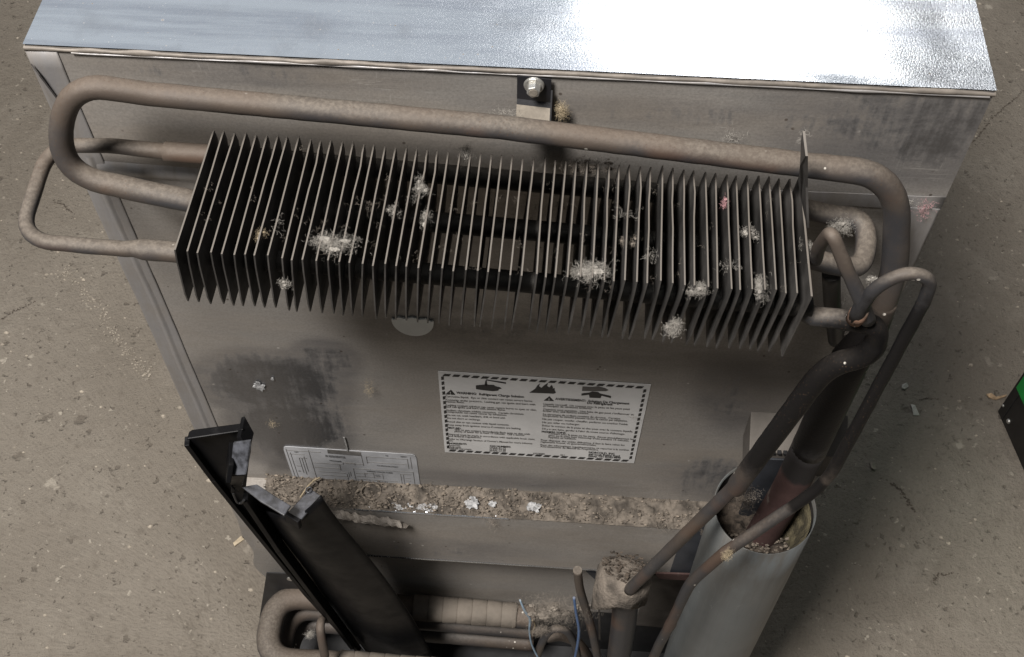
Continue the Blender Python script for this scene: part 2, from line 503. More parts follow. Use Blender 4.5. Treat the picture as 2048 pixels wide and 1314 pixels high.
def link(name, me, mat, parent=None, smooth=False, bevel=0.0, seg=2, loc=None):
    me.materials.clear()
    if mat:
        me.materials.append(mat)
    if smooth:
        for q in me.polygons:
            q.use_smooth = True
    o = bpy.data.objects.new(name, me)
    COL.objects.link(o)
    if parent:
        o.parent = parent
    if loc:
        o.location = loc
    if bevel:
        b = o.modifiers.new('bevel', 'BEVEL')
        b.width = bevel
        b.segments = seg
        b.limit_method = 'ANGLE'
        b.angle_limit = R(40)
    return o


def tag(o, label=None, cat=None, group=None, kind=None):
    if label:
        o['label'] = label
    if cat:
        o['category'] = cat
    if group:
        o['group'] = group
    if kind:
        o['kind'] = kind
    return o


def empty(name, loc):
    o = bpy.data.objects.new(name, None)
    COL.objects.link(o)
    o.location = loc
    o.empty_display_size = 0.05
    return o


def fillet(pts, k=9):
    """pts: (point, radius, corner) -> smooth polyline with radii"""
    out = []
    n = len(pts)
    P = [Vector(q[0]) for q in pts]
    for i, q in enumerate(pts):
        c = q[2] if len(q) > 2 else 0
        if i in (0, n - 1) or c <= 0:
            out.append((P[i], q[1]))
            continue
        a = P[i - 1] - P[i]
        b = P[i + 1] - P[i]
        la, lb = a.length, b.length
        da = min(c, la * 0.5)
        db = min(c, lb * 0.5)
        A = P[i] + a.normalized() * da
        B = P[i] + b.normalized() * db
        for j in range(k + 1):
            s = j / k
            out.append((A * (1 - s) ** 2 + P[i] * 2 * s * (1 - s) + B * s * s, q[1]))
    res = [out[0]]
    for q in out[1:]:
        if (q[0] - res[-1][0]).length > 1e-5:
            res.append(q)
    return res


def catmull(pts, k=6):
    P = [Vector(q[0]) for q in pts]
    r = [q[1] for q in pts]
    out = []
    for i in range(len(P) - 1):
        a = P[max(i - 1, 0)]
        b, c = P[i], P[i + 1]
        d = P[min(i + 2, len(P) - 1)]
        for j in range(k):
            t = j / k
            q = 0.5 * ((2 * b) + (c - a) * t + (2 * a - 5 * b + 4 * c - d) * t * t + (3 * b - a - 3 * c + d) * t ** 3)
            out.append((q, r[i] * (1 - t) + r[i + 1] * t))
    out.append((P[-1], r[-1]))
    return out


def sweep(mb, path, seg=16, cap=True, wob=0.0, dens=None):
    if dens:
        p2 = []
        for (a, ra), (b, rb) in zip(path, path[1:]):
            m = max(1, int((b - a).length / dens))
            for j in range(m):
                p2.append((a.lerp(b, j / m), ra + (rb - ra) * j / m))
        p2.append(path[-1])
        path = p2
    n = len(path)
    T = []
    for i in range(n):
        a = path[max(i - 1, 0)][0]
        b = path[min(i + 1, n - 1)][0]
        T.append((b - a).normalized())
    ref = Vector((0, 0, 1)) if abs(T[0].z) < 0.9 else Vector((0, 1, 0))
    N = (ref - T[0] * ref.dot(T[0])).normalized()
    vs, fs = [], []
    for i in range(n):
        N = (N - T[i] * N.dot(T[i])).normalized()
        Bv = T[i].cross(N)
        c, r = path[i]
        for s in range(seg):
            a = 2 * math.pi * s / seg
            q = c + (N * math.cos(a) + Bv * math.sin(a)) * r
            if wob:
                q += noise.noise_vector(q * 90) * wob
            vs.append(q)
    for i in range(n - 1):
        for s in range(seg):
            t = (s + 1) % seg
            fs.append((i * seg + s, i * seg + t, (i + 1) * seg + t, (i + 1) * seg + s))
    if cap:
        fs.append(tuple(range(seg - 1, -1, -1)))
        fs.append(tuple((n - 1) * seg + s for s in range(seg)))
    mb.add(vs, fs)
    return mb


def tube(name, pts, mat, parent, seg=18, smooth_path=False, wob=0.0, dens=0.012, cap=True):
    path = catmull(pts) if smooth_path else fillet(pts)
    mb = MB()
    sweep(mb, path, seg, cap, wob, dens)
    o = mb.build(name, mat, parent, recalc=False)
    for q in o.data.polygons:
        q.use_smooth = len(q.vertices) == 4
    return o


def grid_mesh(mb, f, nu, nv, flip=False):
    vs = [f(i / nu, j / nv) for j in range(nv + 1) for i in range(nu + 1)]
    fs = []
    for j in range(nv):
        for i in range(nu):
            a = j * (nu + 1) + i
            q = (a, a + 1, a + nu + 2, a + nu + 1)
            fs.append(q[::-1] if flip else q)
    mb.add(vs, fs)
    return mb


def fibres(mb, c, size, n, length=0.02, r=0.00018, rng=rnd, flat=1.0, steps=8):
    n, r, length = n * 3, r * 0.42, length * 0.62
    c = Vector(c)
    for _ in range(n):
        p_ = c + Vector((rng.gauss(0, size[0] * 0.33), rng.gauss(0, size[1] * 0.33), rng.gauss(0, size[2] * 0.33)))
        d = Vector((rng.gauss(0, 1), rng.gauss(0, 1), rng.gauss(0, 0.7) * flat)).normalized()
        L = length * rng.uniform(0.4, 1.2) / steps
        pts = []
        rr = r * rng.uniform(0.7, 1.5)
        for s in range(steps):
            pts.append((p_.copy(), rr * (1.0 - 0.7 * abs(2 * s / (steps - 1) - 1))))
            d = (d + Vector((rng.gauss(0, 1), rng.gauss(0, 1), rng.gauss(0, 1) * flat)) * 0.95).normalized()
            back = (c - p_) * (4.0 if (p_ - c).length > max(size) else 0.0)
            p_ = p_ + (d + back).normalized() * L
        sweep(mb, pts, 3, False)


def clump(mb, c, size, sub=3, amp=0.5, fr=220, seed=0):
    bm = bmesh.new()
    bmesh.ops.create_icosphere(bm, subdivisions=sub, radius=1.0)
    off = Vector((seed * 3.7, seed * 1.3, seed * 2.1))
    vs = []
    for v in bm.verts:
        d = v.co.copy()
        q = Vector((d.x * size[0], d.y * size[1], d.z * size[2])) * 0.5
        k = 1 + amp * noise.fractal(d * 1.8 + off, 0.9, 2.0, 4)
        vs.append(Vector(c) + q * k)
    fs = [tuple(v.index for v in f.verts) for f in bm.faces]
    bm.free()
    mb.add(vs, fs)


# ================================================================== GROUND
mb = MB()
mb.add([(-60, -60, 0), (60, -60, 0), (60, 60, 0), (-60, 60, 0)], [(0, 1, 2, 3)])
M['crack_dirt'] = simple('crack_dirt', (0.075, 0.061, 0.048), 0.95, var=0.4, scale=200)
gr = tag(mb.build('ground', M['concrete'], recalc=False), kind='structure')
# narrow open cracks in the slab, filled with dark dirt
cr_ = random.Random(21)
for pts, wd in (([(1.1584, 1.1695, 0.0000), (1.1837, 1.2034, 0.0000), (1.2104, 1.2436, 0.0000), (1.2438, 1.2791, 0.0000), (1.2895, 1.3294, -0.0000)], 0.0035), ([(0.9053, 0.3821, 0.0000), (0.9179, 0.3720, 0.0000), (0.9277, 0.3527, 0.0000), (0.9357, 0.3336, 0.0000)], 0.004),
                ([(0.9504, 0.2179, 0.0000), (0.9627, 0.2287, 0.0000), (0.9846, 0.2302, 0.0000)], 0.003), ([(0.9714, 0.5481, 0.0000), (0.9864, 0.5522, -0.0000), (1.0077, 0.5526, -0.0000)], 0.002), ([(-0.6613, 0.6046, 0.0000), (-0.6405, 0.6261, 0.0000), (-0.6086, 0.6485, 0.0000)], 0.003),
                ([(-0.6505, 0.8915, 0.0000), (-0.6218, 0.8781, 0.0000), (-0.5961, 0.8570, -0.0000)], 0.003)):
    m = MB()
    for (a_, b_) in zip(pts, pts[1:]):
        a_, b_ = Vector(a_), Vector(b_)
        for i in range(60):
            f_ = cr_.random()
            q = a_.lerp(b_, f_) + Vector((wd * 1.3 * noise.noise(Vector((f_ * 6, wd * 900, i % 2))), wd * 1.3 * noise.noise(Vector((f_ * 6, 7, wd * 500))), 0)) + Vector((cr_.gauss(0, wd * 0.2), cr_.gauss(0, wd * 0.2), 0))
            rad = wd * cr_.uniform(0.06, 0.42)
            k = 7
            m.add([(q.x + rad * cr_.uniform(0.6, 1.6) * math.cos(6.283 * j / k), q.y + rad * cr_.uniform(0.4, 1.2) * math.sin(6.283 * j / k), 0.0003 + i * 0.00001) for j in range(k)], [tuple(range(k))])
    tag(m.build('crack', M['crack_dirt'], gr, recalc=False), kind='stuff')

# pebbles and grit bedded in the concrete
mb = MB()
g = random.Random(3)
for i in range(900):
    x = g.uniform(-1.0, -0.03) if g.random() < 0.58 else g.uniform(0.62, 1.4)
    y = g.uniform(-0.2, 1.6)
    s = g.choice((0.0010, 0.0013, 0.0016, 0.0026)) * g.uniform(0.7, 1.5)
    a = g.uniform(0, 6.28)
    pts = []
    k = g.choice((5, 6, 7))
    for j in range(k):
        q = a + 6.283 * j / k
        rr = s * g.uniform(0.7, 1.25)
        pts.append((x + rr * math.cos(q) * 1.3, y + rr * math.sin(q), 0.0))
    top = [(x + (px_ - x) * 0.6, y + (py_ - y) * 0.6, s * 0.45) for px_, py_, _ in pts]
    fs = [tuple(range(k, 2 * k))] + [(j, (j + 1) % k, k + (j + 1) % k, k + j) for j in range(k)]
    mb.add(pts + top, fs)
tag(mb.build('gravel', M['stone']), 'pale grit and tiny stones bedded in the worn concrete', None, None, 'stuff')

# broken, crumbly crack left of the cabinet
mb = MB()
line = [(-0.5862, 0.7238, 0.0000), (-0.5387, 0.6898, 0.0000), (-0.4879, 0.6411, 0.0000), (-0.4468, 0.5843, 0.0000), (-0.4056, 0.5442, 0.0000), (-0.3664, 0.5092, 0.0000)]
for (a, b) in zip(line, line[1:]):
    a, b = Vector(a), Vector(b)
    for i in range(55):
        q = a.lerp(b, g.random()) + Vector((g.gauss(0, 0.006), g.gauss(0, 0.006), 0))
        s = g.uniform(0.0007, 0.0028)
        clump(mb, (q.x, q.y, s * 0.25), (2 * s, 1.6 * s, 1.2 * s), 1, 0.5, seed=i)
tag(mb.build('crumbs', M['crumb']), 'crumbled edge of a crack in the concrete left of the cabinet', None, None, 'stuff')


def flat_bit(name, pts, mat, label, cat, h=0.002):
    c = Vector((0, 0, 0))
    for q in pts:
        c += Vector(q)
    c /= len(pts)
    m = MB()
    top = []
    for i, q in enumerate(pts):
        top.append(Vector((q[0] - c.x, q[1] - c.y, h * (1.0 + 0.8 * math.sin(i * 2.1)))))
    m.prism(top, (0, 0, -h * 0.8))
    o = m.build(name, mat, loc=(c.x, c.y, 0.0005), bevel=0.0004, seg=1)
    return tag(o, label, cat)


flat_bit('paper_scrap', [(0.9548, 0.5379, 0.0000), (0.9621, 0.5354, 0.0000), (0.9682, 0.5169, 0.0000), (0.9570, 0.5152, 0.0000), (0.9560, 0.5270, 0.0000)], M['shard'], 'pale wedge-shaped scrap on the concrete right of the refrigerator', 'scrap')
flat_bit('dry_leaf', [(1.0873, 0.5662, 0.0000), (1.0950, 0.5667, 0.0000), (1.1047, 0.5634, 0.0000), (1.1224, 0.5676, 0.0000), (1.1198, 0.5624, 0.0000), (1.1020, 0.5571, -0.0000), (1.0913, 0.5594, 0.0000)], M['leaf'], 'curled brown leaf on the concrete at the corner of the green and black box', 'leaf', 0.004)
flat_bit('pebble', [(0.8725, 0.4188, 0.0000), (0.8785, 0.4211, 0.0000), (0.8823, 0.4101, 0.0000), (0.8800, 0.4044, 0.0000), (0.8738, 0.4077, 0.0000)], M['stone'], 'tan oval pebble on the concrete below the pale wedge-shaped scrap', 'pebble', 0.003)
flat_bit('pebble', [(0.9449, 0.5758, 0.0000), (0.9531, 0.5794, 0.0000), (0.9568, 0.5745, 0.0000), (0.9490, 0.5668, 0.0000), (0.9430, 0.5675, -0.0000)], M['shard'], 'pale pebble on the concrete just above the wedge-shaped scrap', 'pebble', 0.003)
flat_bit('wood_splinter', [(-0.1516, 0.2028, 0.0000), (-0.1404, 0.2148, 0.0000), (-0.1357, 0.2116, 0.0000), (-0.1482, 0.1978, 0.0000)], M['wood'], 'short pale wood splinter on the concrete beside the lower left edge of the cabinet', 'splinter', 0.004)

# ================================================================== REFRIGERATOR
H = 1.22
fr = empty('refrigerator', (0, 0, 0))
tag(fr, 'foil wrapped refrigerator seen from behind with finned condenser, pipes and warning label', 'refrigerator')

# -- cabinet body (sides and front), kept 1 mm inside the skins laid on it
mb = MB()
mb.box((0.002, 0.004, 0.335), (0.598, 0.52, H - 0.003))
mb.box((0.002, 0.16, 0.0), (0.598, 0.52, 0.335))
mb.build('cabinet', M['tape'], fr, bevel=0.002)


L0, L1 = (0.2422, 0.0000, 0.8686), (0.4238, 0.0000, 0.7245)
W0, W1 = (0.0817, 0.0000, 0.7176), (0.2123, 0.0000, 0.6423)
FLAT = [(L0[0], L1[0] + 0.004, L1[2], L0[2]), (W0[0], W1[0], W1[2], W0[2])]


def wr(x, z, s=1.0):
    for (xa, xb, za, zb) in FLAT:
        d = max(xa - x, x - xb, za - z, z - zb)
        s *= min(1.0, max(0.0, (d - 0.004) / 0.03))
    q = Vector((x * 7, z * 7, 1.3))
    return s * (0.0011 * noise.noise(q) + 0.0005 * noise.noise(q * 3.1) + 0.00018 * noise.noise(q * 9))


mb = MB()
mb.box((0.004, 0.001, 0.02), (0.596, 0.003, 0.334))
mb.box((0.004, -0.10, 0.20), (0.596, 0.0005, 0.203))
mb.build('recess_dark_sheet', M['black_steel'], fr)  # black sheets added to keep the space below the coil dark
# -- back skin
def back(u, v):
    x = 0.001 + u * 0.598
    z = 0.335 + v * (H - 0.335 - 0.001)
    e = min(1.0, min(u, 1 - u, 1 - v) * 30)
    y = wr(x, z) * e
    if z < 0.56:
        k = (0.56 - z) / 0.15
        ed = 1 if u < 0.5 else -1
        if u < 0.03 or u > 0.97:
            x += 0.004 * k * math.sin(z * 70 + ed)
    return (x, y, z)


mb = MB()
grid_mesh(mb, back, 90, 120)
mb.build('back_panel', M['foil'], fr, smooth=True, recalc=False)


# -- top skin
def topf(u, v):
    x = u * 0.6
    y = v * 0.52
    e = min(1.0, min(u, 1 - u, v * 3) * 25)
    z = H + (0.0012 * noise.noise(Vector((x * 9, y * 9, 4))) + 0.0004 * noise.noise(Vector((x * 34, y * 34, 4)))) * e
    return (x, y, z)


mb = MB()
grid_mesh(mb, topf, 120, 200)
mb.build('top_foil', M['top'], fr, smooth=True, recalc=False)


# -- folded lip of foil along the back edge: three crinkled ribbons
def lip(name, z0, h, y0, seed, mat, x0=-0.0015, x1=0.6015):
    m = MB()
    n = 170
    vs, fs = [], []
    for i in range(n + 1):
        x = x0 + (x1 - x0) * i / n
        a = noise.noise(Vector((x * 22, seed, 0)))
        b = noise.noise(Vector((x * 60, seed, 5)))
        zt = z0 + 0.0014 * a + 0.0010 * b
        zb = z0 - h * (1 + 0.9 * noise.noise(Vector((x * 30, seed, 9)))) - 0.0004 * b
        yo = y0 - 0.0006 * a
        vs += [(x, 0.003, zt), (x, yo, zt - 0.0002), (x, yo - 0.0005 - 0.0003 * b, (zt + zb) / 2), (x, yo, zb), (x, 0.0015, zb)]
    for i in range(n):
        for k in range(4):
            a = i * 5 + k
            fs.append((a, a + 1, a + 6, a + 5))
    m.add(vs, fs)
    return m.build(name, mat, fr, smooth=True)


lip('foil_fold', H - 0.0016, 0.0030, -0.0010, 2.0, M['tape_dusty'], 0.0, 0.6)
lip('foil_fold', H - 0.0040, 0.0014, -0.0012, 11.0, M['tape'], 0.03, 0.597)


# -- tape strips with raised edges
def strip(name, poly, t=0.0006, mat='tape'):
    """flat strip on the back panel: four (x, z) corners, wrinkled"""
    m = MB()
    a, b, c, d = [Vector((q[0], q[1])) for q in poly]

    def f(u, v):
        q = (a.lerp(b, u)).lerp(d.lerp(c, u), v)
        return (q.x, -t + wr(q.x, q.y) - 0.0004 * abs(noise.noise(Vector((q.x * 60, q.y * 25, 3)))), q.y)
    grid_mesh(m, f, 14, 40)
    o = m.build(name, M[mat], fr, smooth=True, recalc=False)
    s = o.modifiers.new('solid', 'SOLIDIFY')
    s.thickness = 0.0004
    s.offset = -1
    return o


def xz(*pts):
    return [(q[0], q[2]) for q in pts]


strip('tape_strip', [(0.0, 0.60), (0.0255, 0.60), (0.0205, 1.2165), (0.0, 1.2165)])
strip('tape_strip', xz((0.4703, 0.0000, 1.1086), (0.5987, 0.0000, 1.1105), (0.5987, 0.0000, 1.1239), (0.4682, 0.0000, 1.1208)))
strip('tape_strip', xz((0.5803, 0.0000, 1.0527), (0.5981, 0.0000, 1.0454), (0.5983, 0.0000, 1.1121), (0.5712, 0.0000, 1.1125)))
# loose wedge of foil at the upper left corner and the embossed crease by the return pipe
mb = MB()
mb.prism([(0.0013, -0.0030, 1.2055), (0.0043, -0.0045, 1.1977), (0.0112, -0.0030, 1.1641), (0.0055, -0.0018, 1.1537), (0.0028, -0.0018, 1.1741)], (0, 0.0015, 0))
mb.build('foil_flap', M['tape'], fr)
mb = MB()
for (a, b, h_) in (((0.0125, 0.0000, 1.1081), (0.0920, 0.0000, 1.1053), 0.0035), ((0.0080, 0.0000, 1.0990), (0.0488, 0.0000, 1.0968), 0.002)):
    a, b = Vector(a), Vector(b)

    def f(u, v, a=a, b=b, h_=h_):
        q = a.lerp(b, u)
        s = math.sin(math.pi * v) ** 1.5 * math.sin(math.pi * min(1, max(0, u))) ** 0.5
        return (q.x, q.y - 0.0016 + 0.0012 - h_ * s * (1 + 0.4 * noise.noise(q * 60)), q.z + (v - 0.5) * 0.016)
    grid_mesh(mb, f, 30, 8)
mb.build('foil_crease', M['tape'], fr, smooth=True, recalc=False)
# crease running down the middle of the left tape
mb = MB()


def f(u, v):
    z = 0.62 + v * 0.50
    x = 0.0125 + 0.002 * (1 - v) + 0.0012 * noise.noise(Vector((z * 9, 0, 2))) + (u - 0.5) * 0.007
    return (x, wr(x, z) - 0.0006 - 0.0012 * math.sin(math.pi * u) ** 2, z)


grid_mesh(mb, f, 8, 60)
mb.build('foil_crease', M['tape'], fr, smooth=True, recalc=False)

# -- ledge with its face
LZ, LY = 0.6433, -0.028
LB = 0.531
mb = MB()


def face(u, v):
    x = 0.028 + u * 0.545
    z = LB + v * (LZ - LB)
    return (x, LY + 0.8 * wr(x, z) * min(1, min(v, 1 - v) * 8) - 0.0012 * (1 - v) ** 4, z)


grid_mesh(mb, face, 80, 20)
mb.add([(0.028, LY, LZ), (0.573, LY, LZ), (0.573, 0.003, LZ), (0.028, 0.003, LZ)], [(0, 1, 2, 3)])
mb.add([(0.028, LY - 0.0012, LB), (0.573, LY - 0.0012, LB), (0.573, 0.003, LB), (0.028, 0.003, LB)], [(3, 2, 1, 0)])
mb.add([(0.028, LY, LB), (0.028, LY, LZ), (0.028, 0.003, LZ), (0.028, 0.003, LB)], [(0, 1, 2, 3)])
mb.add([(0.573, LY, LB), (0.573, LY, LZ), (0.573, 0.003, LZ), (0.573, 0.003, LB)], [(3, 2, 1, 0)])
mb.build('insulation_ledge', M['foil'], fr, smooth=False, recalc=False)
# bright raw hem at the foot of the ledge face
lipm = MB()
n = 120
vs, fs = [], []
for i in range(n + 1):
    x = 0.13 + 0.29 * i / n
    b = noise.noise(Vector((x * 70, 3, 5)))
    vs += [(x, LY - 0.0016, LB + 0.0012 + 0.0005 * b), (x, LY - 0.0026 - 0.0004 * b, LB + 0.0002), (x, LY - 0.0005, LB - 0.0008 + 0.0004 * b)]
for i in range(n):
    for k in range(2):
        a = i * 3 + k
        fs.append((a, a + 1, a + 4, a + 3))
lipm.add(vs, fs)
lipm.build('hem', M['top'], fr, smooth=True)
# bright bare edge of the ledge where dust has rubbed off
mb = MB()
vs, fs = [], []
a, b = Vector((0.145, LY - 0.0005, LZ + 0.0004)), Vector((0.305, LY - 0.0005, LZ + 0.0004))
for i in range(61):
    q = a.lerp(b, i / 60)
    k = 0.0006 * noise.noise(q * 90)
    vs += [(q.x, q.y + 0.003 + k * 2, q.z + 0.0004), (q.x, q.y - 0.0008, q.z + 0.0002 + k), (q.x, q.y - 0.0006, q.z - 0.0025 + k)]
for i in range(60):
    for k in range(2):
        c = i * 3 + k
        fs.append((c, c + 1, c + 4, c + 3))
mb.add(vs, fs)
mb.build('edge_trim', M['top'], fr, smooth=True)

# torn, crumpled foil under the ledge edge behind the plastic bracket
mb = MB()


def torn(u, v):
    a = Vector((0.1188, -0.0310, 0.6440)).lerp(Vector((0.1940, -0.0310, 0.6293)), u)
    d = 0.020 * v * (0.75 + 0.5 * noise.noise(Vector((u * 7, 0, 3)))) * (1 - 0.5 * u)
    q = a + Vector((0.01 * v, -0.006 * math.sin(v * 3.1) - 0.003 * noise.noise(Vector((u * 16, v * 5, 1))), -d))
    return q + noise.noise_vector(q * 120) * 0.0016


grid_mesh(mb, torn, 46, 12)
o = mb.build('torn_foil', M['tape_dusty'], fr, smooth=False, recalc=False)
# white rub mark and oval sticker on the panel
mb = MB()


def disc(c, rx, rz, y, n=40, jag=0.0, seed=0):
    return [(c[0] + rx * (1 + jag * noise.noise(Vector((math.cos(a) * 2 + seed, math.sin(a) * 2, seed)))) * math.cos(a), y,
             c[2] + rz * (1 + jag * noise.noise(Vector((math.cos(a) * 2 + seed, math.sin(a) * 2, seed)))) * math.sin(a))
            for a in [2 * math.pi * i / n for i in range(n)]]


sc0 = Vector((0.2257, -0.0022, 0.9445))
mb.prism([(sc0.x + 0.0172 * math.cos(a), -0.0026, sc0.z + (0.021 if math.sin(a) < 0 else 0.004) * math.sin(a) + (0.001 * math.sin(a * 9) if math.sin(a) > 0 else 0)) for a in [6.2832 * i / 48 for i in range(48)]], (0, 0.0014, 0))
mb.build('oval_sticker', M['sticker'], fr)
mb = MB()
mb.prism(disc((0.0787, -0.0015, 0.8276), 0.0052, 0.0068, -0.0022, 30, 0.6, 2), (0, 0.0012, 0))
mb.prism(disc((0.0932, -0.0015, 0.8410), 0.0015, 0.002, -0.0022, 12, 0.6, 5), (0, 0.0012, 0))
mb.build('white_scuff', M['white_flake'], fr)
# dried drip lines
mb = MB()
for pts in ([(0.1452, 0.0000, 0.7421), (0.1457, 0.0000, 0.7305), (0.1458, 0.0000, 0.7145)],):
    path = [q for q, _ in catmull([(q, 1) for q in pts])]
    for a, b in zip(path, path[1:]):
        w_ = 0.0007 * (1 + 0.6 * noise.noise(a * 300))
        mb.prism([(a.x - w_, -0.0017, a.z), (a.x + w_, -0.0017, a.z), (b.x + w_, -0.0017, b.z), (b.x - w_, -0.0017, b.z)], (0, 0.0006, 0))
tag(mb.build('drip_mark', M['drip'], fr), kind='stuff')

# ------------------------------------------------------------------ warning label
TL, TR, BR_, BL = [Vector(q) for q in ((0.2422, 0.0000, 0.8686), (0.4261, 0.0000, 0.8668), (0.4238, 0.0000, 0.7245), (0.2414, 0.0000, 0.7235))]


def lab(x, y, off):
    """picture of the label: x 0..1 left to right, y 0..1 top to bottom"""
    q = TL.lerp(TR, x).lerp(BL.lerp(BR_, x), y)
    return Vector((q.x, off, q.z))


LO = -0.0008
mb = MB()
mb.prism([lab(0, 0, LO), lab(0, 1, LO), lab(1, 1, LO), lab(1, 0, LO)], (0, 0.0005, 0))
wl = mb.build('warning_label', M['label'], fr)
mb = MB()
ink = LO - 0.0004


def slab(m, q):
    m.prism([lab(a, b, ink) for a, b in q], (0, 0.0003, 0))


n = 21
for i in range(n):
    a = 0.018 + (0.972 - 0.018) * i / n
    wd = (0.972 - 0.018) / n
    for y0 in (0.022, 0.955):
        slab(mb, [(a + wd * .30, y0), (a + wd * .95, y0), (a + wd * .70, y0 + .024), (a + wd * .05, y0 + .024)])
n = 16
for i in range(n):
    a = 0.05 + 0.905 * i / n
    wd = 0.905 / n
    for x0 in (0.013, 0.970):
        slab(mb, [(x0, a + wd * .15), (x0 + .0125, a), (x0 + .0125, a + wd * .6), (x0, a + wd * .75)])
mb.build('printed_border', M['ink'], wl)


# pixel of the enlarged label picture -> (x, y) on the label, by inverting the corner quad in the panel plane
def poly_ink(m, pts):
    m.prism([Vector((q[0], ink, q[2])) for q in pts], (0, 0.0003, 0))


def picto(polys, mat):
    m = MB()
    for q in polys:
        poly_ink(m, q)
    o_ = m.build('pictogram', M[mat], wl)
    return tag(o_, kind='stuff') if len(polys) > 1 else o_

picto([[(0.2747, 0.0000, 0.8493), (0.2782, 0.0000, 0.8505), (0.2835, 0.0000, 0.8520), (0.2906, 0.0000, 0.8519), (0.2914, 0.0000, 0.8503), (0.2962, 0.0000, 0.8484), (0.2971, 0.0000, 0.8468), (0.2949, 0.0000, 0.8458), (0.2940, 0.0000, 0.8431), (0.2891, 0.0000, 0.8418), (0.2803, -0.0000, 0.8425), (0.2746, 0.0000, 0.8435)], [(0.2822, 0.0000, 0.8510), (0.2832, 0.0000, 0.8577), (0.2841, 0.0000, 0.8602), (0.2848, 0.0000, 0.8504)], [(0.2841, 0.0000, 0.8602), (0.3011, 0.0000, 0.8572), (0.3011, 0.0000, 0.8551), (0.2841, 0.0000, 0.8590)]], 'ink')
picto([[(0.3218, 0.0000, 0.8429), (0.3265, 0.0000, 0.8493), (0.3286, 0.0000, 0.8553), (0.3307, 0.0000, 0.8588), (0.3299, 0.0000, 0.8546), (0.3322, 0.0000, 0.8515), (0.3343, 0.0000, 0.8559), (0.3376, 0.0000, 0.8603), (0.3369, 0.0000, 0.8554), (0.3391, 0.0000, 0.8531), (0.3408, 0.0000, 0.8574), (0.3422, 0.0000, 0.8543), (0.3418, 0.0000, 0.8509), (0.3435, 0.0000, 0.8528), (0.3441, 0.0000, 0.8479), (0.3450, 0.0000, 0.8455), (0.3433, 0.0000, 0.8436)]], 'ink')
picto([[(0.3674, 0.0000, 0.8463), (0.3747, 0.0000, 0.8488), (0.3763, 0.0000, 0.8506), (0.3816, 0.0000, 0.8504), (0.3835, 0.0000, 0.8481), (0.3933, 0.0000, 0.8450), (0.3935, 0.0000, 0.8417), (0.3850, 0.0000, 0.8449), (0.3844, -0.0000, 0.8407), (0.3747, 0.0000, 0.8404), (0.3740, 0.0000, 0.8454), (0.3675, 0.0000, 0.8430)]], 'ink')
picto([[(0.3677, 0.0000, 0.8579), (0.3763, 0.0000, 0.8581), (0.3810, 0.0000, 0.8598), (0.3872, 0.0000, 0.8576), (0.3904, 0.0000, 0.8547), (0.3884, 0.0000, 0.8528), (0.3789, 0.0000, 0.8517), (0.3676, 0.0000, 0.8509)]], 'ink_grey')
for tri in (((0.2470, -0.0000, 0.8316), (0.2523, 0.0000, 0.8398), (0.2559, 0.0000, 0.8317)), ((0.3348, 0.0000, 0.8308), (0.3395, 0.0000, 0.8386), (0.3437, 0.0000, 0.8310))):
    picto([tri], 'ink')


def letters(name, rows, parent, mat, off, bold=False):
    """rows: (text, left point, right point, cap height) lettering laid on the panel, merged into one printed layer"""
    tmp = []
    for (s, a, b, h) in rows:
        cu = bpy.data.curves.new('lettering', 'FONT')
        cu.body = s
        cu.size = 1.0
        cu.offset = 0.028 if bold else 0.012
        cu.resolution_u = 2
        o_ = bpy.data.objects.new('lettering', cu)
        COL.objects.link(o_)
        tmp.append((o_, Vector(a), Vector(b), h))
    bpy.context.view_layer.update()
    dg = bpy.context.evaluated_depsgraph_get()
    m = MB()
    for o_, a, b, h in tmp:
        ev = o_.evaluated_get(dg)
        me = ev.to_mesh()
        if len(me.vertices):
            xs = [v.co.x for v in me.vertices]
            x0, x1 = min(xs), max(xs)
            L = (b - a)
            ux = L / max(1e-6, (x1 - x0))
            k = h / 0.70
            vs = []
            for v in me.vertices:
                q = a + ux * (v.co.x - x0) + Vector((0, 0, k * (v.co.y - 0.35)))
                vs.append((q.x, off, q.z))
            m.add(vs, [tuple(q.vertices) for q in me.polygons])
        ev.to_mesh_clear()
        cu = o_.data
        bpy.data.objects.remove(o_)
        bpy.data.curves.remove(cu)
    return tag(m.build(name, mat, parent, recalc=False), kind='stuff')


h1, h2 = 0.0037, 0.0031
letters('lettering', [
    ('WARNING:  Refrigerant Charge Solution', (0.2569, 0.0000, 0.8357), (0.3171, 0.0000, 0.8354), h1),
    ('AVERTISSEMENT:', (0.3447, 0.0000, 0.8352), (0.3719, 0.0000, 0.8349), h1),
    ('Solution De Chargement', (0.3739, 0.0000, 0.8350), (0.4102, 0.0000, 0.8345), h1),
    ('Du R\u00e9frig\u00e9rant', (0.3732, 0.0000, 0.8317), (0.3957, 0.0000, 0.8312), h1),
    ('NORCOLD, INC', (0.3794, 0.0000, 0.7416), (0.4041, 0.0000, 0.7414), h1),
    ('600 South Kuther Road', (0.3794, 0.0000, 0.7375), (0.4090, 0.0000, 0.7379), h2),
    ('Sidney, OH 45365-8840', (0.3793, 0.0000, 0.7342), (0.4102, 0.0000, 0.7344), h2),
    ('FIRST AID:', (0.2462, 0.0000, 0.7723), (0.2586, 0.0000, 0.7724), h2),
    ('PREMIERS SOINS:', (0.3339, 0.0000, 0.7755), (0.3564, 0.0000, 0.7757), h2),
    ('INGREDIENTS', (0.2457, 0.0000, 0.7425), (0.2630, 0.0000, 0.7429), h2),
    ('CAS NUMBERS', (0.2852, 0.0000, 0.7423), (0.3050, 0.0000, 0.7427), h2),
], wl, M['ink'], ink, True)
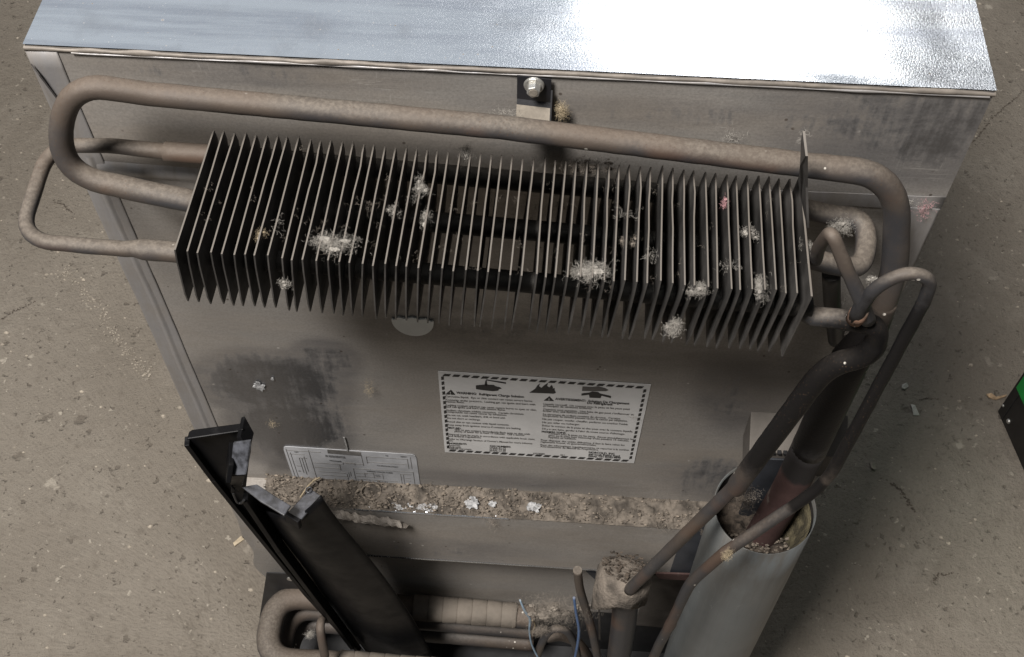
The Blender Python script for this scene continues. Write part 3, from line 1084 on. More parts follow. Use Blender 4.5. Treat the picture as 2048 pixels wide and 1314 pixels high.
letters('lettering', [
    ('Corrosive liquid.  Eye or skin contact can cause severe burns.', (0.2467, 0.0000, 0.8285), (0.3250, 0.0000, 0.8290), h2),
    ('Contents under pressure.  Leaking gas can ignite and burn with', (0.2469, 0.0000, 0.8227), (0.3273, 0.0000, 0.8234), h2),
    ('intense flame.', (0.2468, 0.0000, 0.8195), (0.2636, 0.0000, 0.8197), h2),
    ('Leaking coolant solution can cause severe burns to eyes or skin,', (0.2465, 0.0000, 0.8135), (0.3285, 0.0000, 0.8140), h2),
    ('and can ignite and burn with intense flame.', (0.2467, 0.0000, 0.8105), (0.3004, 0.0000, 0.8107), h2),
    ('Sodium chromate inhibits corrosion.  Certain chromium', (0.2466, 0.0000, 0.8045), (0.3168, 0.0000, 0.8055), h2),
    ('compounds can cause cancer by inhalation.', (0.2465, 0.0000, 0.8015), (0.3017, 0.0000, 0.8018), h2),
    ('Do not cut, weld, heat/burn, drill, or bend unit.', (0.2465, 0.0000, 0.7958), (0.3004, 0.0000, 0.7966), h2),
    ('Do not short or recharge.', (0.2465, 0.0000, 0.7903), (0.2773, 0.0000, 0.7906), h2),
    ('Avoid skin or eye contact with liquid contents.', (0.2462, 0.0000, 0.7838), (0.3037, 0.0000, 0.7843), h2),
    ('Keep away from ignition source if contents are leaking.', (0.2462, 0.0000, 0.7780), (0.3148, 0.0000, 0.7787), h2),
    ('Skin or eye contact: Immediately flush eyes or skin with', (0.2526, 0.0000, 0.7696), (0.3230, 0.0000, 0.7694), h2),
    ('plenty of water for at least 15 minutes.  Call a doctor.', (0.2524, 0.0000, 0.7664), (0.3185, 0.0000, 0.7668), h2),
    ('Disposal must be made in accordance with applicable local, state,', (0.2458, 0.0000, 0.7603), (0.3281, 0.0000, 0.7603), h2),
    ('and federal regulations.', (0.2459, 0.0000, 0.7568), (0.2775, 0.0000, 0.7574), h2),
    ("Refer to Warnings Section of Owner's Manual for more informa-", (0.2459, 0.0000, 0.7512), (0.3262, 0.0000, 0.7519), h2),
    ('tion.', (0.2457, 0.0000, 0.7479), (0.2504, 0.0000, 0.7480), h2),
    ('Ammonia', (0.2456, 0.0000, 0.7389), (0.2568, 0.0000, 0.7391), h2),
    ('Hydrogen', (0.2454, 0.0000, 0.7355), (0.2573, 0.0000, 0.7358), h2),
    ('Sodium Chromate', (0.2453, 0.0000, 0.7326), (0.2672, 0.0000, 0.7334), h2),
    ('[7664-41-7]', (0.2851, 0.0000, 0.7390), (0.3001, 0.0000, 0.7394), h2),
    ('[1333-74-0]', (0.2851, 0.0000, 0.7359), (0.3001, 0.0000, 0.7363), h2),
    ('[7775-11-3]', (0.2850, 0.0000, 0.7327), (0.2998, 0.0000, 0.7331), h2),
    ('637190000', (0.3267, 0.0000, 0.7326), (0.3376, 0.0000, 0.7328), h2),
    ('REV. F', (0.3528, 0.0000, 0.7327), (0.3569, 0.0000, 0.7328), h2),
    ('Liquide corrosif.  Un contact avec la peau et les yeux peut', (0.3346, 0.0000, 0.8253), (0.4115, 0.0000, 0.8250), h2),
    ('provoquer de s\u00e9rieuses br\u00fblures.', (0.3346, 0.0000, 0.8221), (0.3780, 0.0000, 0.8224), h2),
    ("Contenu sous pression.  Une fuite de gaz peut s'enflammer et", (0.3345, 0.0000, 0.8164), (0.4156, 0.0000, 0.8161), h2),
    ('br\u00fbler avec une flamme intense.', (0.3344, 0.0000, 0.8133), (0.3756, 0.0000, 0.8134), h2),
    ('Le chromate de sodium contient du chrome.  Certains', (0.3345, 0.0000, 0.8075), (0.4042, 0.0000, 0.8076), h2),
    ('composants du chrome peuvent causer le cancer par inhalation.', (0.3343, 0.0000, 0.8047), (0.4111, 0.0000, 0.8041), h2),
    ("Ne pas couper, souder, chauffer, perforer ou courber l'unit\u00e9.", (0.3341, 0.0000, 0.7988), (0.4121, 0.0000, 0.7981), h2),
    ('Ne pas vider ou recharger.', (0.3342, 0.0000, 0.7928), (0.3686, 0.0000, 0.7927), h2),
    ('Eviter le contact de la peau et des yeux avec le contenu liquide.', (0.3341, 0.0000, 0.7870), (0.4176, 0.0000, 0.7856), h2),
    ("S'il y a une fuite, garder \u00e0 l'abri de toute source d'allumage.", (0.3340, 0.0000, 0.7810), (0.4106, 0.0000, 0.7802), h2),
    ('Contact avec la peau ou les yeux:  Rincer imm\u00e9diatement les', (0.3403, 0.0000, 0.7729), (0.4196, 0.0000, 0.7715), h2),
    ("yeux ou la peau avec beaucoup d'eau pendant 15 minutes.", (0.3401, 0.0000, 0.7694), (0.4154, 0.0000, 0.7682), h2),
    ('Appelez un m\u00e9decin.', (0.3402, 0.0000, 0.7660), (0.3665, 0.0000, 0.7657), h2),
    ('Pour disposer des unit\u00e9s d\u00e9finitives, il faut le faire selon les', (0.3335, 0.0000, 0.7598), (0.4119, 0.0000, 0.7594), h2),
    ('r\u00e8glements locaux, ou gouvernementales.', (0.3333, 0.0000, 0.7563), (0.3858, 0.0000, 0.7562), h2),
    ('Pour des informations suppl\u00e9mentaires, se reporter \u00e0 la section', (0.3333, 0.0000, 0.7504), (0.4166, 0.0000, 0.7506), h2),
    ('Avertissements du Manuel du Propri\u00e9taire.', (0.3332, 0.0000, 0.7473), (0.3883, 0.0000, 0.7473), h2),
], wl, M['ink_grey'], ink)

letters('lettering', [('!', (0.2515, 0.0000, 0.8346), (0.2520, 0.0000, 0.8347), 0.0046), ('!', (0.3390, 0.0000, 0.8334), (0.3396, 0.0000, 0.8335), 0.0046)], wl, M['label'], ink - 0.0004, True)
# ------------------------------------------------------------------ wiring label
WO = -0.0008
q4 = [(0.0814, 0.0000, 0.7155), (0.2126, 0.0000, 0.7148), (0.2125, 0.0000, 0.6446), (0.0817, 0.0000, 0.6449)]
mb = MB()
WTL, WTR, WBR, WBL = [Vector(q) for q in q4]


def wlab(x, y, off=WO - 0.0004):
    q = WTL.lerp(WTR, x).lerp(WBL.lerp(WBR, x), y)
    return Vector((q.x, off, q.z))


cr = []
for (cx, cy, a0) in ((0.97, 0.06, 90), (0.03, 0.06, 180)):
    pass
outl = [(0, 1)] + [(0.0, 0.10), (0.008, 0.03), (0.025, 0.0)] + [(0.975, 0.0), (0.992, 0.03), (1.0, 0.10), (1, 1)]
mb.prism([wlab(a, b, WO) for a, b in outl], (0, 0.0005, 0))
wd_ = mb.build('wiring_label', M['label_grey'], fr)
mb = MB()


def wl_line(x0, y0, x1, y1, t=0.0016):
    a, b = wlab(x0, y0), wlab(x1, y1)
    d = (b - a).normalized()
    nrm = Vector((-d.z, 0, d.x)) * t * 0.13
    mb.prism([a + nrm, b + nrm, b - nrm, a - nrm], (0, 0.0003, 0))


wl_line(0.335, 0.055, 0.585, 0.075, 0.030)
for L in [(0.02, 0.06, 0.02, 1), (0.045, 0.16, 0.045, 0.9), (0.02, 0.10, 0.28, 0.10), (0.19, 0.06, 0.19, 0.95), (0.03, 0.2, 0.15, 0.2), (0.10, 0.3, 0.10, 0.75), (0.12, 0.3, 0.12, 0.8),
          (0.14, 0.25, 0.14, 0.7), (0.10, 0.3, 0.16, 0.3), (0.06, 0.55, 0.10, 0.55), (0.20, 0.42, 0.42, 0.42), (0.20, 0.55, 0.40, 0.55), (0.22, 0.68, 0.43, 0.68), (0.24, 0.78, 0.44, 0.78), (0.25, 0.9, 0.40, 0.9),
          (0.40, 0.42, 0.40, 0.6), (0.43, 0.36, 0.52, 0.36), (0.43, 0.36, 0.43, 0.42), (0.52, 0.36, 0.52, 0.42), (0.585, 0.10, 0.585, 0.42), (0.45, 0.38, 0.585, 0.38), (0.62, 0.14, 0.62, 0.34), (0.62, 0.14, 0.93, 0.14),
          (0.93, 0.14, 0.93, 0.42), (0.955, 0.08, 0.955, 0.42), (0.62, 0.30, 0.92, 0.30), (0.50, 0.52, 0.96, 0.52), (0.50, 0.52, 0.50, 1.0), (0.96, 0.52, 0.96, 1.0), (0.51, 0.66, 0.60, 0.66), (0.51, 0.75, 0.70, 0.75),
          (0.51, 0.84, 0.84, 0.84), (0.52, 0.92, 0.66, 0.92), (0.58, 0.64, 0.58, 0.76), (0.65, 0.62, 0.65, 0.78), (0.72, 0.66, 0.72, 0.8), (0.58, 0.64, 0.72, 0.64), (0.86, 0.60, 0.86, 0.98), (0.88, 0.62, 0.88, 0.98),
          (0.86, 0.60, 0.94, 0.60), (0.89, 0.72, 0.93, 0.72), (0.89, 0.80, 0.93, 0.80), (0.44, 0.7, 0.44, 0.98), (0.455, 0.66, 0.455, 0.8), (0.47, 0.62, 0.47, 0.76), (0.44, 0.96, 0.50, 0.96)]:
    wl_line(*L)
for i in range(7):
    wl_line(0.67 + i * 0.012, 0.86, 0.67 + i * 0.012, 0.98)
tag(mb.build('printed_lines', M['ink_pale'], wd_), kind='stuff')


def wrow(s, x0, y0, x1, y1, h):
    return (s, wlab(x0, y0), wlab(x1, y1), h)


letters('lettering', [wrow('RV REFRIGERATOR', 0.31, 0.19, 0.46, 0.20, 0.0042), wrow('WIRING DIAGRAM', 0.33, 0.32, 0.42, 0.33, 0.0026), wrow('FUSE', 0.77, 0.07, 0.79, 0.07, 0.0026),
                        wrow('THERMOSTAT', 0.88, 0.07, 0.93, 0.07, 0.0026), wrow('FOR SERVICE DISCONNECT', 0.69, 0.38, 0.85, 0.39, 0.0026), wrow('WIRING COLOR CODE', 0.60, 0.57, 0.80, 0.58, 0.0028),
                        wrow('HEATER', 0.66, 0.70, 0.70, 0.70, 0.0026), wrow('120V', 0.08, 0.13, 0.11, 0.13, 0.0026), wrow('12V', 0.06, 0.70, 0.08, 0.70, 0.0026)], wd_, M['ink'], WO - 0.0005)

# ------------------------------------------------------------------ condenser: three tubes through 56 fins
NF = 56
X0, X1 = 0.1160, 0.4945


def fz(x):
    return 1.1745 - (x - 0.116) * 0.0545


FD0, FD1 = -0.0175, -0.1185     # nearest and farthest edge of a fin from the panel
FH = 0.056
mb = MB()
ZC = -0.0285
for y in (-0.0165, -0.058, -0.100):
    sweep(mb, [(Vector((X0 - 0.006, y, fz(X0) + ZC)), 0.0068), (Vector((X1 + 0.006, y, fz(X1) + ZC)), 0.0068)], 16, True, 0, 0.02)
cond = mb.build('condenser', M['tube_black'], fr, smooth=True, recalc=False)
# fins: thin sheets, each of six meshes a little bent in its own way
T = 0.00095


def fin_mesh(seed):
    q = random.Random(seed)
    ny, nz_ = 9, 5
    amp = q.choice((0.0001, 0.0002, 0.0004))
    kink = (q.uniform(0.2, 0.9), (0, 0, 0.0009, 0, 0, -0.0007, 0, 0)[seed])
    m = MB()
    for side in (-1, 1):
        def f(u, v, side=side):
            y = FD0 + (FD1 - FD0) * u
            z = -FH * v
            if u < 0.001:
                y -= (0.0035 if v < 0.001 else 0.0022 if v > 0.999 else 0)
            if u > 0.999:
                y += (0.0012 if v < 0.001 else 0.002 if v > 0.999 else 0)
            x = side * T / 2 + amp * noise.noise(Vector((u * 3.5, v * 1.5, seed * 1.7)))
            x += kink[1] * math.exp(-((u - kink[0]) / 0.08) ** 2) * (1 - v) ** 3
            return (x, y, z)
        grid_mesh(m, f, ny, nz_, flip=side < 0)
    w_ = ny + 1
    o2 = w_ * (nz_ + 1)
    rim = [i for i in range(w_)] + [j * w_ + ny for j in range(1, nz_ + 1)] + [nz_ * w_ + i for i in range(ny - 1, -1, -1)] + [j * w_ for j in range(nz_ - 1, 0, -1)]
    m.f += [(rim[i], rim[(i + 1) % len(rim)], o2 + rim[(i + 1) % len(rim)], o2 + rim[i]) for i in range(len(rim))]
    me = bpy.data.meshes.new('fin')
    me.from_pydata(m.v, [], m.f)
    bm = bmesh.new()
    bm.from_mesh(me)
    bmesh.ops.recalc_face_normals(bm, faces=bm.faces)
    bm.to_mesh(me)
    bm.free()
    me.materials.append(M['fin'])
    return me


fin_meshes = [fin_mesh(i) for i in range(8)]
fr_ = random.Random(11)
for i in range(NF - 1):
    x = X0 + (X1 - X0) * i / (NF - 1)
    o = bpy.data.objects.new('fin', fin_meshes[fr_.randrange(8)])
    COL.objects.link(o)
    o.parent = cond
    o.location = (x + fr_.gauss(0, 0.00028), fr_.gauss(0, 0.0004), fz(x) + fr_.gauss(0, 0.0006))
    o.rotation_euler = (fr_.gauss(0, 0.005), R(4.4) + fr_.gauss(0, 0.012), R(-0.9) + fr_.gauss(0, 0.006))
    k = i / (NF - 1)
    o.scale = (1, 1.025 - 0.075 * k, 0.95 + 0.24 * k)
# end plate at the right whose tongue reaches up behind the top pipe
mb = MB()
xe = X1 - 0.001
mb.prism([(xe, FD1 * 0.955, fz(xe)), (xe, -0.016, fz(xe)), (xe - 0.0045, -0.016, fz(xe) - 0.062), (xe - 0.005, FD1 * 0.95, fz(xe) - 0.067)], (0.0012, 0, 0))
ep = mb.build('end_plate', M['fin'], cond)
mb = MB()
mb.prism([(0.4930, -0.0668, 1.1623), (0.4870, -0.0589, 1.1898), (0.4800, -0.0639, 1.2220), (0.4775, -0.0521, 1.2301), (0.4775, -0.0538, 1.2253), (0.4800, -0.0584, 1.2084), (0.4870, -0.0397, 1.1743), (0.4930, -0.0377, 1.1546)], (0.0014, 0, 0))
mb.build('end_plate', M['fin'], cond)

# ------------------------------------------------------------------ pipes
zt = 1.1475
rA = 0.0095
tube('top_pipe', [((X0 - 0.004, -0.058, 1.1450), 0.0063), ((X0 - 0.009, -0.058, 1.1452), 0.0064), ((X0 - 0.0105, -0.058, 1.1453), 0.0076), ((0.0759, -0.0550, 1.1484), 0.0076, 0.0), ((0.0171, -0.0500, 1.1580), 0.0075, 0.050),
                  ((0.0402, -0.0380, 1.2264), 0.0074, 0.050), ((0.0882, -0.0340, 1.2159), 0.0074), ((0.3012, -0.0330, 1.2016), 0.0075), ((0.4934, -0.0330, 1.1816), 0.0079), ((0.5486, -0.0340, 1.1773), 0.0085, 0.042),
                  ((0.5696, -0.0380, 1.0891), 0.0089, 0.02), ((0.5725, -0.0400, 1.0270), 0.0095)], M['pipe'], fr, 24, dens=0.006, wob=0.0003)
tube('return_loop', [((X0 + 0.001, -0.0165, 1.1455), 0.0068), ((0.0767, -0.0180, 1.1480), 0.0069), ((0.0754, -0.0180, 1.1484), 0.0054), ((0.0399, -0.0200, 1.1531), 0.0051), ((0.0013, -0.0220, 1.1524), 0.0050, 0.022),
                     ((0.0025, -0.0980, 1.1470), 0.0050, 0.024), ((0.0701, -0.0990, 1.1451), 0.0052), ((0.0767, -0.1000, 1.1474), 0.0055), ((0.0829, -0.1000, 1.1469), 0.0068), ((X0 + 0.001, -0.100, 1.1455), 0.0069)], M['pipe'], fr, 20, dens=0.006, wob=0.0003)
# hairpin at the right end
tube('hairpin', [((X1 - 0.002, -0.0165, 1.1250), 0.0070), ((0.5194, -0.0170, 1.1188), 0.0070), ((0.5463, -0.0180, 1.1170), 0.0070, 0.018), ((0.5418, -0.0560, 1.1099), 0.0070, 0.018), ((0.5179, -0.0580, 1.1173), 0.0070), ((X1 - 0.002, -0.058, 1.1250), 0.0070)],
     M['pipe'], fr, 20, dens=0.005, wob=0.0003)
# dark stub dropping from the hairpin to the panel
tube('drop_pipe', [((0.5236, -0.0500, 1.0978), 0.0062), ((0.5388, -0.0300, 1.0407), 0.0062), ((0.5628, -0.0060, 0.9568), 0.0062)], M['pipe_dark'], fr, 16)
mb = MB()
mb.prism([(0.5560, -0.0040, 0.9671), (0.5657, -0.0040, 0.9449), (0.5818, -0.0040, 0.9487), (0.5749, -0.0040, 0.9724)], (0, -0.006, 0))
mb.build('pipe_pad', M['grey_sheet'], fr)

# vapour pipe from the front tube, down and left to the cup
tube('vapour_pipe', [((X1 - 0.002, -0.100, 1.1250), 0.0064), ((0.5028, -0.1020, 1.1186), 0.0064), ((0.5199, -0.1030, 1.1184), 0.0065), ((0.5469, -0.1040, 1.1159), 0.0070, 0.022), ((0.5485, -0.1030, 1.0792), 0.0078, 0.016),
                     ((0.5256, -0.0980, 1.0595), 0.0080, 0.030), ((0.5111, -0.0960, 0.9689), 0.0081), ((0.4950, -0.0960, 0.8761), 0.0081), ((0.4938, -0.0960, 0.8689), 0.0074), ((0.4912, -0.0960, 0.8650), 0.0060), ((0.4644, -0.0980, 0.7792), 0.0058), ((0.4261, -0.1000, 0.6530), 0.0057)],
     M['pipe_soot'], fr, 22, dens=0.005, wob=0.0003)
# filler pipe with its crook and the long thin drain beside it
tube('vent_pipe', [((0.5013, -0.0780, 1.1450), 0.0041), ((0.4961, -0.0900, 1.1733), 0.0041, 0.010), ((0.4951, -0.1040, 1.2041), 0.0041, 0.009), ((0.5077, -0.1100, 1.1815), 0.0042, 0.01), ((0.5241, -0.1120, 1.1514), 0.0048), ((0.5347, -0.1080, 1.1259), 0.0050)], M['pipe'], fr, 18, dens=0.005, wob=0.0003)
tube('drain_pipe', [((0.5254, -0.1120, 1.1333), 0.0050), ((0.5247, -0.1140, 1.1480), 0.0046), ((0.5275, -0.1160, 1.1710), 0.0041, 0.012), ((0.5407, -0.1160, 1.1861), 0.0040, 0.016), ((0.5575, -0.1160, 1.1810), 0.0041, 0.012), ((0.5587, -0.1160, 1.1591), 0.0042, 0.004),
                    ((0.5522, -0.1180, 0.9266), 0.0047, 0.030), ((0.4926, -0.1280, 0.8152), 0.0050, 0.002), ((0.4719, -0.1290, 0.7492), 0.0050, 0.022), ((0.4672, -0.1280, 0.6552), 0.0050), ((0.4665, -0.1280, 0.6446), 0.0056), ((0.4655, -0.1280, 0.6324), 0.0050), ((0.4620, -0.1270, 0.5831), 0.0050), ((0.4557, -0.1200, 0.3805), 0.0050)],
     M['pipe_soot'], fr, 18, dens=0.005, wob=0.0003)
tube('weld_collar', [((0.5252, -0.1110, 1.1297), 0.0052), ((0.5260, -0.1120, 1.1371), 0.0057), ((0.5269, -0.1120, 1.1434), 0.0046)], M['rusty'], fr, 14, wob=0.0008)
# upright pipe under the bend, sooty above and red oxide below, standing in the can
tube('riser_pipe', [((0.5721, -0.0390, 1.0562), 0.0085), ((0.5714, -0.0400, 1.0503), 0.0091), ((0.5706, -0.0410, 1.0168), 0.0118), ((0.5623, -0.0460, 0.9889), 0.0146), ((0.5595, -0.0480, 0.8560), 0.0148)], M['pipe_soot'], fr, 24, dens=0.008, wob=0.0003)
tube('riser_sleeve', [((0.5596, -0.0480, 0.8578), 0.0147), ((0.5565, -0.0500, 0.7783), 0.0152), ((0.5468, -0.0540, 0.6789), 0.0154), ((0.5432, -0.0560, 0.5645), 0.0154)], M['red'], fr, 24, dens=0.01)

# ------------------------------------------------------------------ clamp over the top pipe
mb = MB()
A, B = Vector((0.3097, -0.0040, 1.2164)), Vector((0.3309, -0.0040, 1.2157))
zt0 = A.z
wx = (A.x, B.x)
prof = [(-0.0035, zt0), (-0.0045, zt0 - 0.018), (-0.0075, zt0 - 0.0215)]
vs = []
for x in wx:
    for (y, z) in prof:
        vs.append((x, y, z + (0.0 if x == wx[0] else -0.002)))
mb.add(vs, [(0, 1, 4, 3), (1, 2, 5, 4)])
cl = mb.build('pipe_clamp', M['clamp_black'], fr)
s = cl.modifiers.new('solid', 'SOLIDIFY')
s.thickness = 0.0012
mb = MB()
prof = [(-0.0070, zt0 - 0.0205), (-0.0125, zt0 - 0.0255), (-0.022, zt0 - 0.0275), (-0.030, zt0 - 0.0260)]
vs = []
for x in wx:
    for (y, z) in prof:
        vs.append((x, y, z + (0.0 if x == wx[0] else -0.002)))
mb.add(vs, [(0, 1, 5, 4), (1, 2, 6, 5), (2, 3, 7, 6)])
o = mb.build('clamp_tongue', M['clamp_dust'], cl)
s = o.modifiers.new('solid', 'SOLIDIFY')
s.thickness = 0.0012
# dark shadow-side web and the hex bolt with its flange
mb = MB()
x = wx[1]
mb.prism([(x, -0.004, zt0 - 0.010), (x, -0.020, zt0 - 0.030), (x, -0.003, zt0 - 0.040)], (0.0010, 0, 0))
mb.build('clamp_web', M['clamp_black'], cl)
bc = Vector((0.3203, -0.0055, 1.2115))
mb = MB()


def ring_y(m, c, r0, r1, y0, y1, n):
    vs = []
    for (r, y) in ((r0, y0), (r1, y1)):
        for i in range(n):
            a = 2 * math.pi * (i + 0.3) / n
            vs.append((c.x + r * math.cos(a), y, c.z + r * math.sin(a)))
    fs = [(i, (i + 1) % n, n + (i + 1) % n, n + i) for i in range(n)] + [tuple(range(n)), tuple(range(2 * n - 1, n - 1, -1))]
    m.add(vs, fs)


ring_y(mb, bc, 0.0066, 0.0060, -0.0055, -0.0070, 28)
bo = mb.build('bolt', M['steel'], cl, bevel=0.0003)
mb = MB()
ring_y(mb, bc, 0.0047, 0.0044, -0.0070, -0.0125, 6)
mb.build('hex_head', M['steel'], bo, bevel=0.0006)
mb = MB()
ring_y(mb, bc, 0.0029, 0.0027, -0.0124, -0.0128, 20)
mb.build('head_recess', M['clamp_dust'], bo)

# ------------------------------------------------------------------ flue can
CX, CY, CZ, CR = 0.5387, -0.0580, 0.763, 0.0455
mb = MB()
n = 72
vs, fs = [], []
for z in (0.02, 0.25, 0.5, 0.7, CZ):
    for i in range(n):
        a = 2 * math.pi * i / n
        dz = (0.003 * math.cos(a - 0.4)) if z == CZ else 0
        vs.append((CX + CR * math.cos(a), CY + CR * math.sin(a), z + dz))
for j in range(4):
    for i in range(n):
        fs.append((j * n + i, j * n + (i + 1) % n, (j + 1) * n + (i + 1) % n, (j + 1) * n + i))
mb.add(vs, fs)
can = mb.build('flue_can', M['can'], fr, smooth=True)
s = can.modifiers.new('solid', 'SOLIDIFY')
s.thickness = 0.0009
s.offset = -1
mb = MB()
n = 60
vs = [(CX + (CR - 0.0016) * math.cos(2 * math.pi * i / n), CY + (CR - 0.0016) * math.sin(2 * math.pi * i / n), z) for z in (CZ - 0.12, CZ - 0.0035) for i in range(n)]
mb.add(vs, [(i, (i + 1) % n, n + (i + 1) % n, n + i) for i in range(n)])
mb.build('dark_can_sleeve', M['lining'], can, smooth=True)  # dark sleeve added to darken the inside of the can
# stuffing inside: yellow insulation against the right wall, dirt in the bottom
mb = MB()


def ins(u, v):
    a = R(-75 + 130 * u)
    r = CR - 0.0022 - 0.016 * v * (0.8 + 0.5 * noise.noise(Vector((u * 6, v * 3, 2))))
    z = CZ - 0.010 - 0.055 * v ** 1.3 + 0.004 * noise.noise(Vector((u * 14, v * 9, 0)))
    return (CX + r * math.cos(a), CY + r * math.sin(a), z)


grid_mesh(mb, ins, 40, 14)
mb.build('can_insulation', M['insul'], can, smooth=True)
mb = MB()


def fill(u, v):
    a = 2 * math.pi * u
    r = (CR - 0.002) * v
    p3 = Vector((CX + r * math.cos(a), CY + r * math.sin(a), 0))
    z = CZ - 0.066 + 0.012 * noise.fractal(p3 * 60, 0.9, 2, 4) + (0.030 * max(0, -math.sin(a - 0.3))) * v ** 3
    return (p3.x, p3.y, z)


grid_mesh(mb, fill, 60, 18)
tag(mb.build('can_debris', M['dirt_dark'], can, smooth=True), kind='stuff')
mb = MB()
for i in range(260):
    a, r = g.uniform(3.2, 6.4), (CR - 0.003) * math.sqrt(g.random())
    q = Vector((CX + r * math.cos(a), CY + r * math.sin(a), CZ - 0.064 + g.uniform(0, 0.010) + 0.030 * max(0, -math.sin(a - 0.3)) * (r / CR) ** 3))
    s = g.uniform(0.0008, 0.0024)
    clump(mb, q, (2 * s, 1.3 * s, s), 1, 0.6, seed=i)
fibres(mb, (0.5161, -0.0660, 0.7899), (0.012, 0.012, 0.014), 90, 0.022, 0.0002, g)
tag(mb.build('can_crumbs', M['chip'], can), kind='stuff')
# steel duct box on the panel whose front plate runs down into the can
mb = MB()
bx0, bx1 = 0.5175, 0.603
mb.add([(bx0, 0.002, 0.832), (bx1, 0.002, 0.830), (bx1, -0.030, 0.812), (bx0, -0.030, 0.814), (bx0, 0.002, 0.79), (bx0, -0.030, 0.775), (bx1, -0.030, 0.775), (bx1, 0.002, 0.79)],
       [(0, 1, 2, 3), (0, 3, 5, 4), (3, 2, 6, 5), (2, 1, 7, 6)])
db = mb.build('duct_box', M['grey_sheet'], fr, bevel=0.0008)
s = db.modifiers.new('solid', 'SOLIDIFY')
s.thickness = 0.001
mb = MB()
mb.box((bx0 + 0.009, -0.0345, 0.69), (bx0 + 0.055, -0.0325, 0.809))
mb.build('front_plate', M['dark_sheet'], db, bevel=0.0005)
for i in range(9):
    mb = MB()
    xx = bx0 + 0.014 + i * 0.0052
    mb.box((xx, -0.0322, 0.8135), (xx + 0.0032, -0.0285, 0.8160))
    mb.build('vent_slot', M['black_steel'], db)

# ------------------------------------------------------------------ cup and its down pipe
pc = Vector((0.4233, -0.0750, 0.6481))
mb = MB()
CUPA = 2.5
ax = Vector((-0.12, -0.55, -0.83)).normalized()
u0 = ax.cross(Vector((1, 0, 0))).normalized()
v0 = ax.cross(u0)
n = 36
prof = [(0.0, 0.006), (-0.001, 0.016), (0.003, 0.0245), (0.010, 0.0272), (0.030, 0.0268), (0.044, 0.0245)]
vs, fs = [], []
for (t_, r) in prof:
    for i in range(n):
        a = 2 * math.pi * i / n
        k = 1.0
        if t_ > 0.03:
            k = 1.0 + 0.30 * max(0, math.cos(a - CUPA)) - 0.35 * max(0, math.cos(a - CUPA + math.pi))
        q = pc + ax * (t_ * (k if t_ > 0.03 else 1)) + (u0 * math.cos(a) + v0 * math.sin(a)) * r
        vs.append(q + noise.noise_vector(q * 70) * 0.0024 + noise.noise_vector(q * 230) * 0.0007)
for j in range(len(prof) - 1):
    for i in range(n):
        fs.append((j * n + i, j * n + (i + 1) % n, (j + 1) * n + (i + 1) % n, (j + 1) * n + i))
fs.append(tuple(range(n)))
mb.add(vs, fs)
cup = mb.build('drip_cup', M['cup'], fr, smooth=True)
s = cup.modifiers.new('solid', 'SOLIDIFY')
s.thickness = 0.002
s.offset = -1
tube('cup_pipe', [((0.4283, -0.0780, 0.5860), 0.0135), ((0.4318, -0.0780, 0.5165), 0.0135), ((0.4356, -0.0780, 0.3724), 0.0135), ((0.4372, -0.0780, 0.1755), 0.0135)], M['pipe'], fr, 22, wob=0.0003)
mb = MB()
for i in range(160):
    a, r = g.uniform(0, 6.28), 0.025 * math.sqrt(g.random())
    q = pc + (u0 * math.cos(a) + v0 * math.sin(a)) * r - ax * g.uniform(-0.001, 0.004)
    s = g.uniform(0.0007, 0.0022)
    clump(mb, q, (2 * s, 1.5 * s, s), 1, 0.6, seed=i)
tag(mb.build('cup_debris', M['dirt_dark'], cup), kind='stuff')

# ------------------------------------------------------------------ lower recess: dark bracket, plates
mb = MB()
mb.prism([(0.0209, -0.0200, 0.4389), (0.0608, -0.0200, 0.4425), (0.0667, -0.0200, 0.3139), (-0.0140, -0.0200, 0.2731), (-0.0145, -0.0200, 0.2889)], (0, 0.0015, 0))
br = mb.build('corner_bracket', M['black_steel'], fr)
mb = MB()
mb.prism(disc((0.0476, -0.0210, 0.4279), 0.0042, 0.0042, -0.0218, 20), (0, 0.0016, 0))
mb.build('rivet', M['steel'], br)
mb = MB()
mb.prism([(0.4633, -0.0080, 0.4769), (0.5303, -0.0080, 0.4807), (0.5287, -0.0080, 0.3148), (0.4600, -0.0080, 0.3194)], (0, 0.0015, 0))
mb.build('side_plate', M['grey_sheet'], fr)
mb = MB()
mb.prism([(0.4808, -0.0300, 0.6457), (0.5078, -0.0300, 0.7056), (0.5181, -0.0300, 0.5244), (0.4783, -0.0300, 0.5179)], (0, 0.0015, 0))
mb.build('side_plate', M['dark_sheet'], fr)
mb = MB()
mb.prism([(0.4622, -0.0340, 0.5426), (0.5098, -0.0340, 0.5463), (0.5098, -0.0340, 0.5299), (0.4680, -0.0340, 0.5285)], (0, 0.002, 0))
mb.build('rust_lip', M['red'], fr)
mb = MB()
mb.prism([(0.3907, -0.0120, 0.4845), (0.4038, -0.0120, 0.4809), (0.4178, -0.0120, 0.4410), (0.4085, -0.0120, 0.4513)], (0, 0.002, 0))
mb.build('side_plate', M['dark_sheet'], fr)
mb = MB()
mb.prism([(0.3966, -0.0300, 0.4276), (0.4105, -0.0300, 0.4270), (0.4178, -0.0300, 0.3193), (0.4154, -0.0300, 0.3188), (0.4087, -0.0300, 0.4189), (0.3970, -0.0300, 0.4199)], (0, 0.003, 0))
mb.build('frame_rail', M['grey_sheet'], fr)

